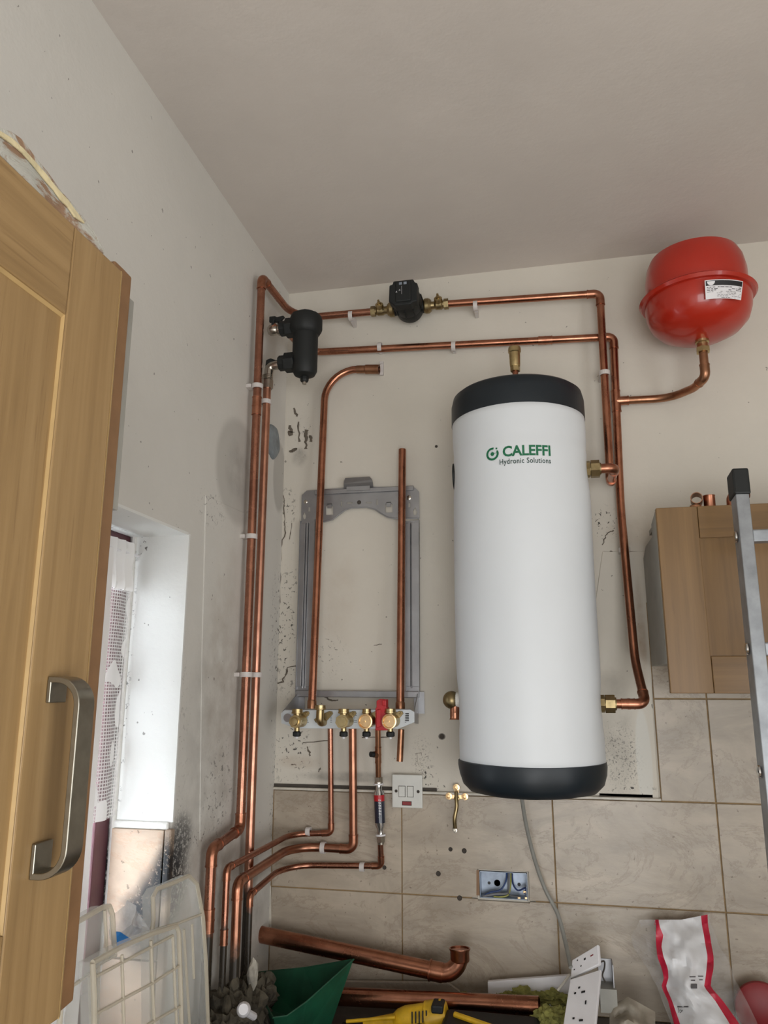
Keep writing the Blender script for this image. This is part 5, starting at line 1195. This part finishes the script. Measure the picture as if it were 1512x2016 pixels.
def socket_plate(label, quad, Y, marks, neon=None):
    pts = [at(x, y, yy_) for (x, y), yy_ in zip(quad, Y)]
    nrm = (pts[1]-pts[0]).cross(pts[3]-pts[0]).normalized()
    if nrm.y > 0: nrm = -nrm
    root = thing('socket_plate', label, 'socket', sum(pts, V((0, 0, 0)))/4, 'loose white socket plates on the worktop')
    b = nb(); slab(b, pts, -nrm*.009); obj('face_plate', b, M_wplate if False else M_white, root, bev=.002)
    for u, v, w, h_ in marks:
        b = nb(); f = lambda s, t: lerp(lerp(pts[0], pts[1], s), lerp(pts[3], pts[2], s), t)+nrm*.0004
        slab(b, [f(u-w, v-h_), f(u+w, v-h_), f(u+w, v+h_), f(u-w, v+h_)], -nrm*.001); obj('pin_slot', b, M_ink, root)
    if neon:
        u, v = neon; b = nb(); f = lambda s, t: lerp(lerp(pts[0], pts[1], s), lerp(pts[3], pts[2], s), t)+nrm*.0006
        slab(b, [f(u-.05, v-.03), f(u+.05, v-.03), f(u+.05, v+.03), f(u-.05, v+.03)], -nrm*.001); obj('neon', b, M_neon, root)
socket_plate('white double socket plate, lower and flatter of the two loose ones, half out of view', [(1122, 1928), (1183, 1908), (1168, 2060), (1102, 2060)], (2.0, 2.0, 1.86, 1.86),
             [(.35, .18, .03, .012), (.24, .25, .03, .012), (.50, .26, .06, .012), (.62, .42, .02, .025), (.30, .62, .03, .012), (.54, .66, .06, .012), (.30, .75, .03, .012), (.5, .80, .06, .012), (.3, .9, .03, .012)])
socket_plate('white socket plate tilted upright on top of the other with a red indicator', [(1126, 1890), (1177, 1859), (1180, 1898), (1123, 1926)], (2.04, 2.02, 2.0, 2.02), [(.5, .36, .03, .05), (.22, .2, .02, .03), (.12, .62, .02, .03), (.36, .62, .02, .03)], (.76, .38))
BBX = thing('socket_back_box', 'grey pattress box behind the loose socket plates', 'electrical box', at(1195, 1935, 2.08))
q0 = at(1176, 1889, 2.08); q1 = at(1208, 1936, 2.08)
for lo, hi in (((q0.x, 2.09, q1.z), (q1.x, 2.094, q0.z)), ((q0.x, 2.05, q1.z), (q0.x+.002, 2.09, q0.z)), ((q1.x-.002, 2.05, q1.z), (q1.x, 2.09, q0.z)), ((q0.x, 2.04, q1.z-.05), (q1.x+.004, 2.09, q1.z))): obj('box_side', bbox(lo, hi), M_galv if lo[2] != q1.z-.05 else M_mel, BBX)
b = nb(); tube(b, smoothp([at(1165, 1905, 2.03), at(1188, 1892, 2.04), at(1190, 1905, 2.05), at(1186, 1920, 2.05), at(1192, 1934, 2.05)]), .002, 8); tag(obj('loose_wire', b, M_dark, smooth=True), 'dark loose wire looping from behind the tilted socket plate', 'wire')
b = nb(); tube(b, smoothp([at(1098, 1950, 2.04), at(1110, 1935, 2.04), at(1122, 1918, 2.04)]), .003, 8); tag(obj('loose_wire', b, M_trim, smooth=True), 'pale wire end poking left from the socket plates over the wool', 'wire')
# ------------------------------------------------------------ tools at the bottom edge
DL = thing('yellow_drill', 'scuffed yellow power tool lying at the bottom edge between tub and black case', 'power tool', at(800, 2016, 1.98))
b = nb(); y0_ = 1.98
M = frame(at(776, 2010, y0_), at(880, 1998, y0_)-at(776, 2010, y0_))
Ld = (at(880, 1998, y0_)-at(776, 2010, y0_)).length
lathe(b, [(.016, 0), (.024, .012), (.029, .03), (.030, Ld*.6), (.034, Ld*.62), (.034, Ld-.01), (.028, Ld)], 20, M); obj('motor_housing', b, M_yel, DL, smooth=True)
b = nb(); q = at(868, 2002, y0_); box(b, (q.x-.018, y0_-.036, q.z+.018), (q.x+.010, y0_+.01, q.z+.036)); obj('vent_cover', b, M_blk, DL, bev=.004)
b = nb(); tube(b, [at(776, 2010, y0_), at(740, 2012, y0_), at(716, 2013, y0_)], [.016, .011, .008], 12); obj('nose', b, M_yel, DL, smooth=True)
b = nb(); q = at(835, 2012, y0_-.02); box(b, (q.x-.02, q.y-.10, ZW+.01), (q.x+.012, q.y+.02, q.z)); obj('handle', b, M_blk, DL, bev=.008)
b = nb()
for k in range(5): q = lerp(at(810, 2004, y0_-.031), at(845, 2001, y0_-.031), k/5); box(b, (q.x, q.y, q.z-.012), (q.x+.003, q.y+.003, q.z+.012))
obj('vent_slot', b, M_ink, DL)
b = nb(); tube(b, [at(682, 2011, 1.96), at(778, 2003, 1.96)], .004, 8); tag(obj('yellow_rod', b, M_yel, smooth=True), 'thin yellow rod lying left of the yellow power tool', 'rod')
b = nb(); q0 = at(872, 1990, 1.96); q1 = at(1062, 1984, 1.96)
box(b, (q0.x, 1.78, ZW+.003), (q1.x, 2.0, q0.z-.006)); TCs = tag(obj('tool_case', b, M_blk, bev=.014, seg=3), 'black tool case on the worktop in front of the flat copper pipe', 'tool case')
b = nb(); zz = q0.z-.004; tube(b, [az(895, 1997, zz+.002), az(990, 2030, zz+.002)], .0065, 8); tag(obj('yellow_strip', b, M_yel, bev=.001), 'yellow folding rule lying on the black tool case', 'rule')
b = nb(); box(b, (at(660, 2000, 1.95).x, 1.80, ZW+.003), (at(770, 2000, 1.95).x, 2.02, at(700, 2030, 1.95).z-.012)); tag(obj('dark_box', b, M_blk, bev=.01), 'low black box under the yellow rod right of the green tub', 'tool case')
# ------------------------------------------------------------ polythene parcel bag with red stripes
rowsb = [(1803, 1262, 1288, 1296, 1380, 1393, 1396), (1822, 1255, 1292, 1298, 1382, 1394, 1400), (1842, 1241, 1291, 1306, 1386, 1398, 1410), (1862, 1246, 1292, 1302, 1389, 1401, 1415), (1883, 1258, 1294, 1306, 1393, 1405, 1430),
         (1907, 1275, 1303, 1315, 1391, 1405, 1440), (1925, 1284, 1307, 1316, 1389, 1401, 1445), (1943, 1294, 1302, 1311, 1386, 1399, 1455), (1970, 1303, 1315, 1323, 1408, 1423, 1470), (2016, 1322, 1327, 1339, 1437, 1456, 1492), (2080, 1326, 1336, 1350, 1450, 1470, 1510), (2140, 1330, 1340, 1354, 1456, 1476, 1512)]
PB = thing('parcel_bag', 'crumpled white polythene bag with red stripes standing against the tiles', 'bag', at(1380, 2100, 1.95))
def rowat(y):
    for a, c in zip(rowsb, rowsb[1:]):
        if a[0] <= y <= c[0]:
            t = (y-a[0])/(c[0]-a[0]); return [a[i]+(c[i]-a[i])*t for i in range(1, 7)]
    return list(rowsb[-1][1:])
def bagsurf(x, y, xa, xb):
    u = (x-xa)/(xb-xa); dep = math.sin(math.pi*max(0, min(1, u))); v = (y-1803)/330
    Y = 2.165-.16*v-dep*(.02+.07*min(1, v*1.4))+noise.noise(V((x*.03, y*.03, 2)))*.018+noise.noise(V((x*.09, y*.08, 5)))*.008
    q = at(x, y, Y); q.z = max(q.z, ZW+.003); return q
def bagpart(name, i, j, mat, nx):
    b = nb(); ys_ = [1803+k*(2140-1803)/44 for k in range(45)]; g = []
    for y in ys_:
        r_ = rowat(y); topcut = 0
        if i == 1 and 1848 < y < 1858: pass
        g.append([b.verts.new(bagsurf(r_[i]+(r_[j]-r_[i])*k/nx, y+(18-18*(((r_[i]+(r_[j]-r_[i])*k/nx)-r_[1])/(r_[3]-r_[1])) if y < 1803.1 else 0), r_[0], r_[5])) for k in range(nx+1)])
    for a, c in zip(g, g[1:]):
        for k in range(nx): b.faces.new((a[k], a[k+1], c[k+1], c[k]))
    return obj(name, b, mat, PB, smooth=True, ang=50)
lab(bagpart('front_film', 2, 3, M_bwht, 16), 'white printed front'); lab(bagpart('stripe', 1, 2, M_bred, 3), 'red stripe'); bagpart('stripe', 3, 4, M_bred, 3); lab(bagpart('clear_edge', 0, 1, M_filmb, 5), 'clear left edge'); bagpart('clear_edge', 4, 5, M_filmb, 5)
b = nb()
for (x0, y0, w, h_) in ((1357, 1921, 12, 2), (1360, 1928, 8, 2), (1374, 1920, 10, 2), (1376, 1927, 7, 2), (1360, 1936, 12, 9), (1333, 1980, 22, 2)): slab(b, [bagsurf(x, y, *[rowat(y)[k] for k in (0, 5)])+V((0, -.003, 0)) for x, y in ((x0, y0), (x0+w, y0), (x0+w, y0+h_), (x0, y0+h_))], (0, -.0004, 0))
obj('printed_mark', b, simple('ink_bag', (90, 88, 90), .5), PB)
def bag_text(s, x, y, size, mat, sx=1):
    b = text_bm(s, size, .0, sx, 0); r_ = rowat(y); o_ = bagsurf(x, y, r_[0], r_[5])+V((0, -.008, 0))
    for v in b.verts: v.co = o_+V((v.co.x, 0, v.co.y))
    obj('printed_text', b, mat, PB)
bag_text('Item SIL', 1334, 1991, .014, M_ink, .8)
# dark red lid and grey plastic sheet by the bag
b = nb(); q = at(1500, 1990, 2.14); lr = (at(1490, 1939, 2.13).z-ZW)/2; q.z = ZW+lr+.004; lathe(b, [(.0, .012), (lr*.75, .010), (lr*.97, .004), (lr, -.004), (lr*.92, -.008)], 40, frame(q, (-.1, -.98, .05))); tag(obj('red_lid', b, M_lid, smooth=True), 'round dark red plastic lid at the lower right corner', 'lid')
b = nb(); g = []
for i in range(11):
    col_ = []
    for j in range(11):
        x = 1200+i*9; y = 1962+j*9+abs(i-4)*5; col_.append(b.verts.new(at(x, y, 2.06-.012*j+noise.noise(V((i*.5, j*.5, 1)))*.03)))
    g.append(col_)
for i in range(10):
    for j in range(10): b.faces.new((g[i][j], g[i+1][j], g[i+1][j+1], g[i][j+1]))
tag(obj('plastic_sheet', b, simple('sheet_grey', (150, 142, 128), .45, 0, .15, 20, .5), smooth=True, ang=89), 'crumpled grey plastic sheet between the sockets and the parcel bag', 'sheet')
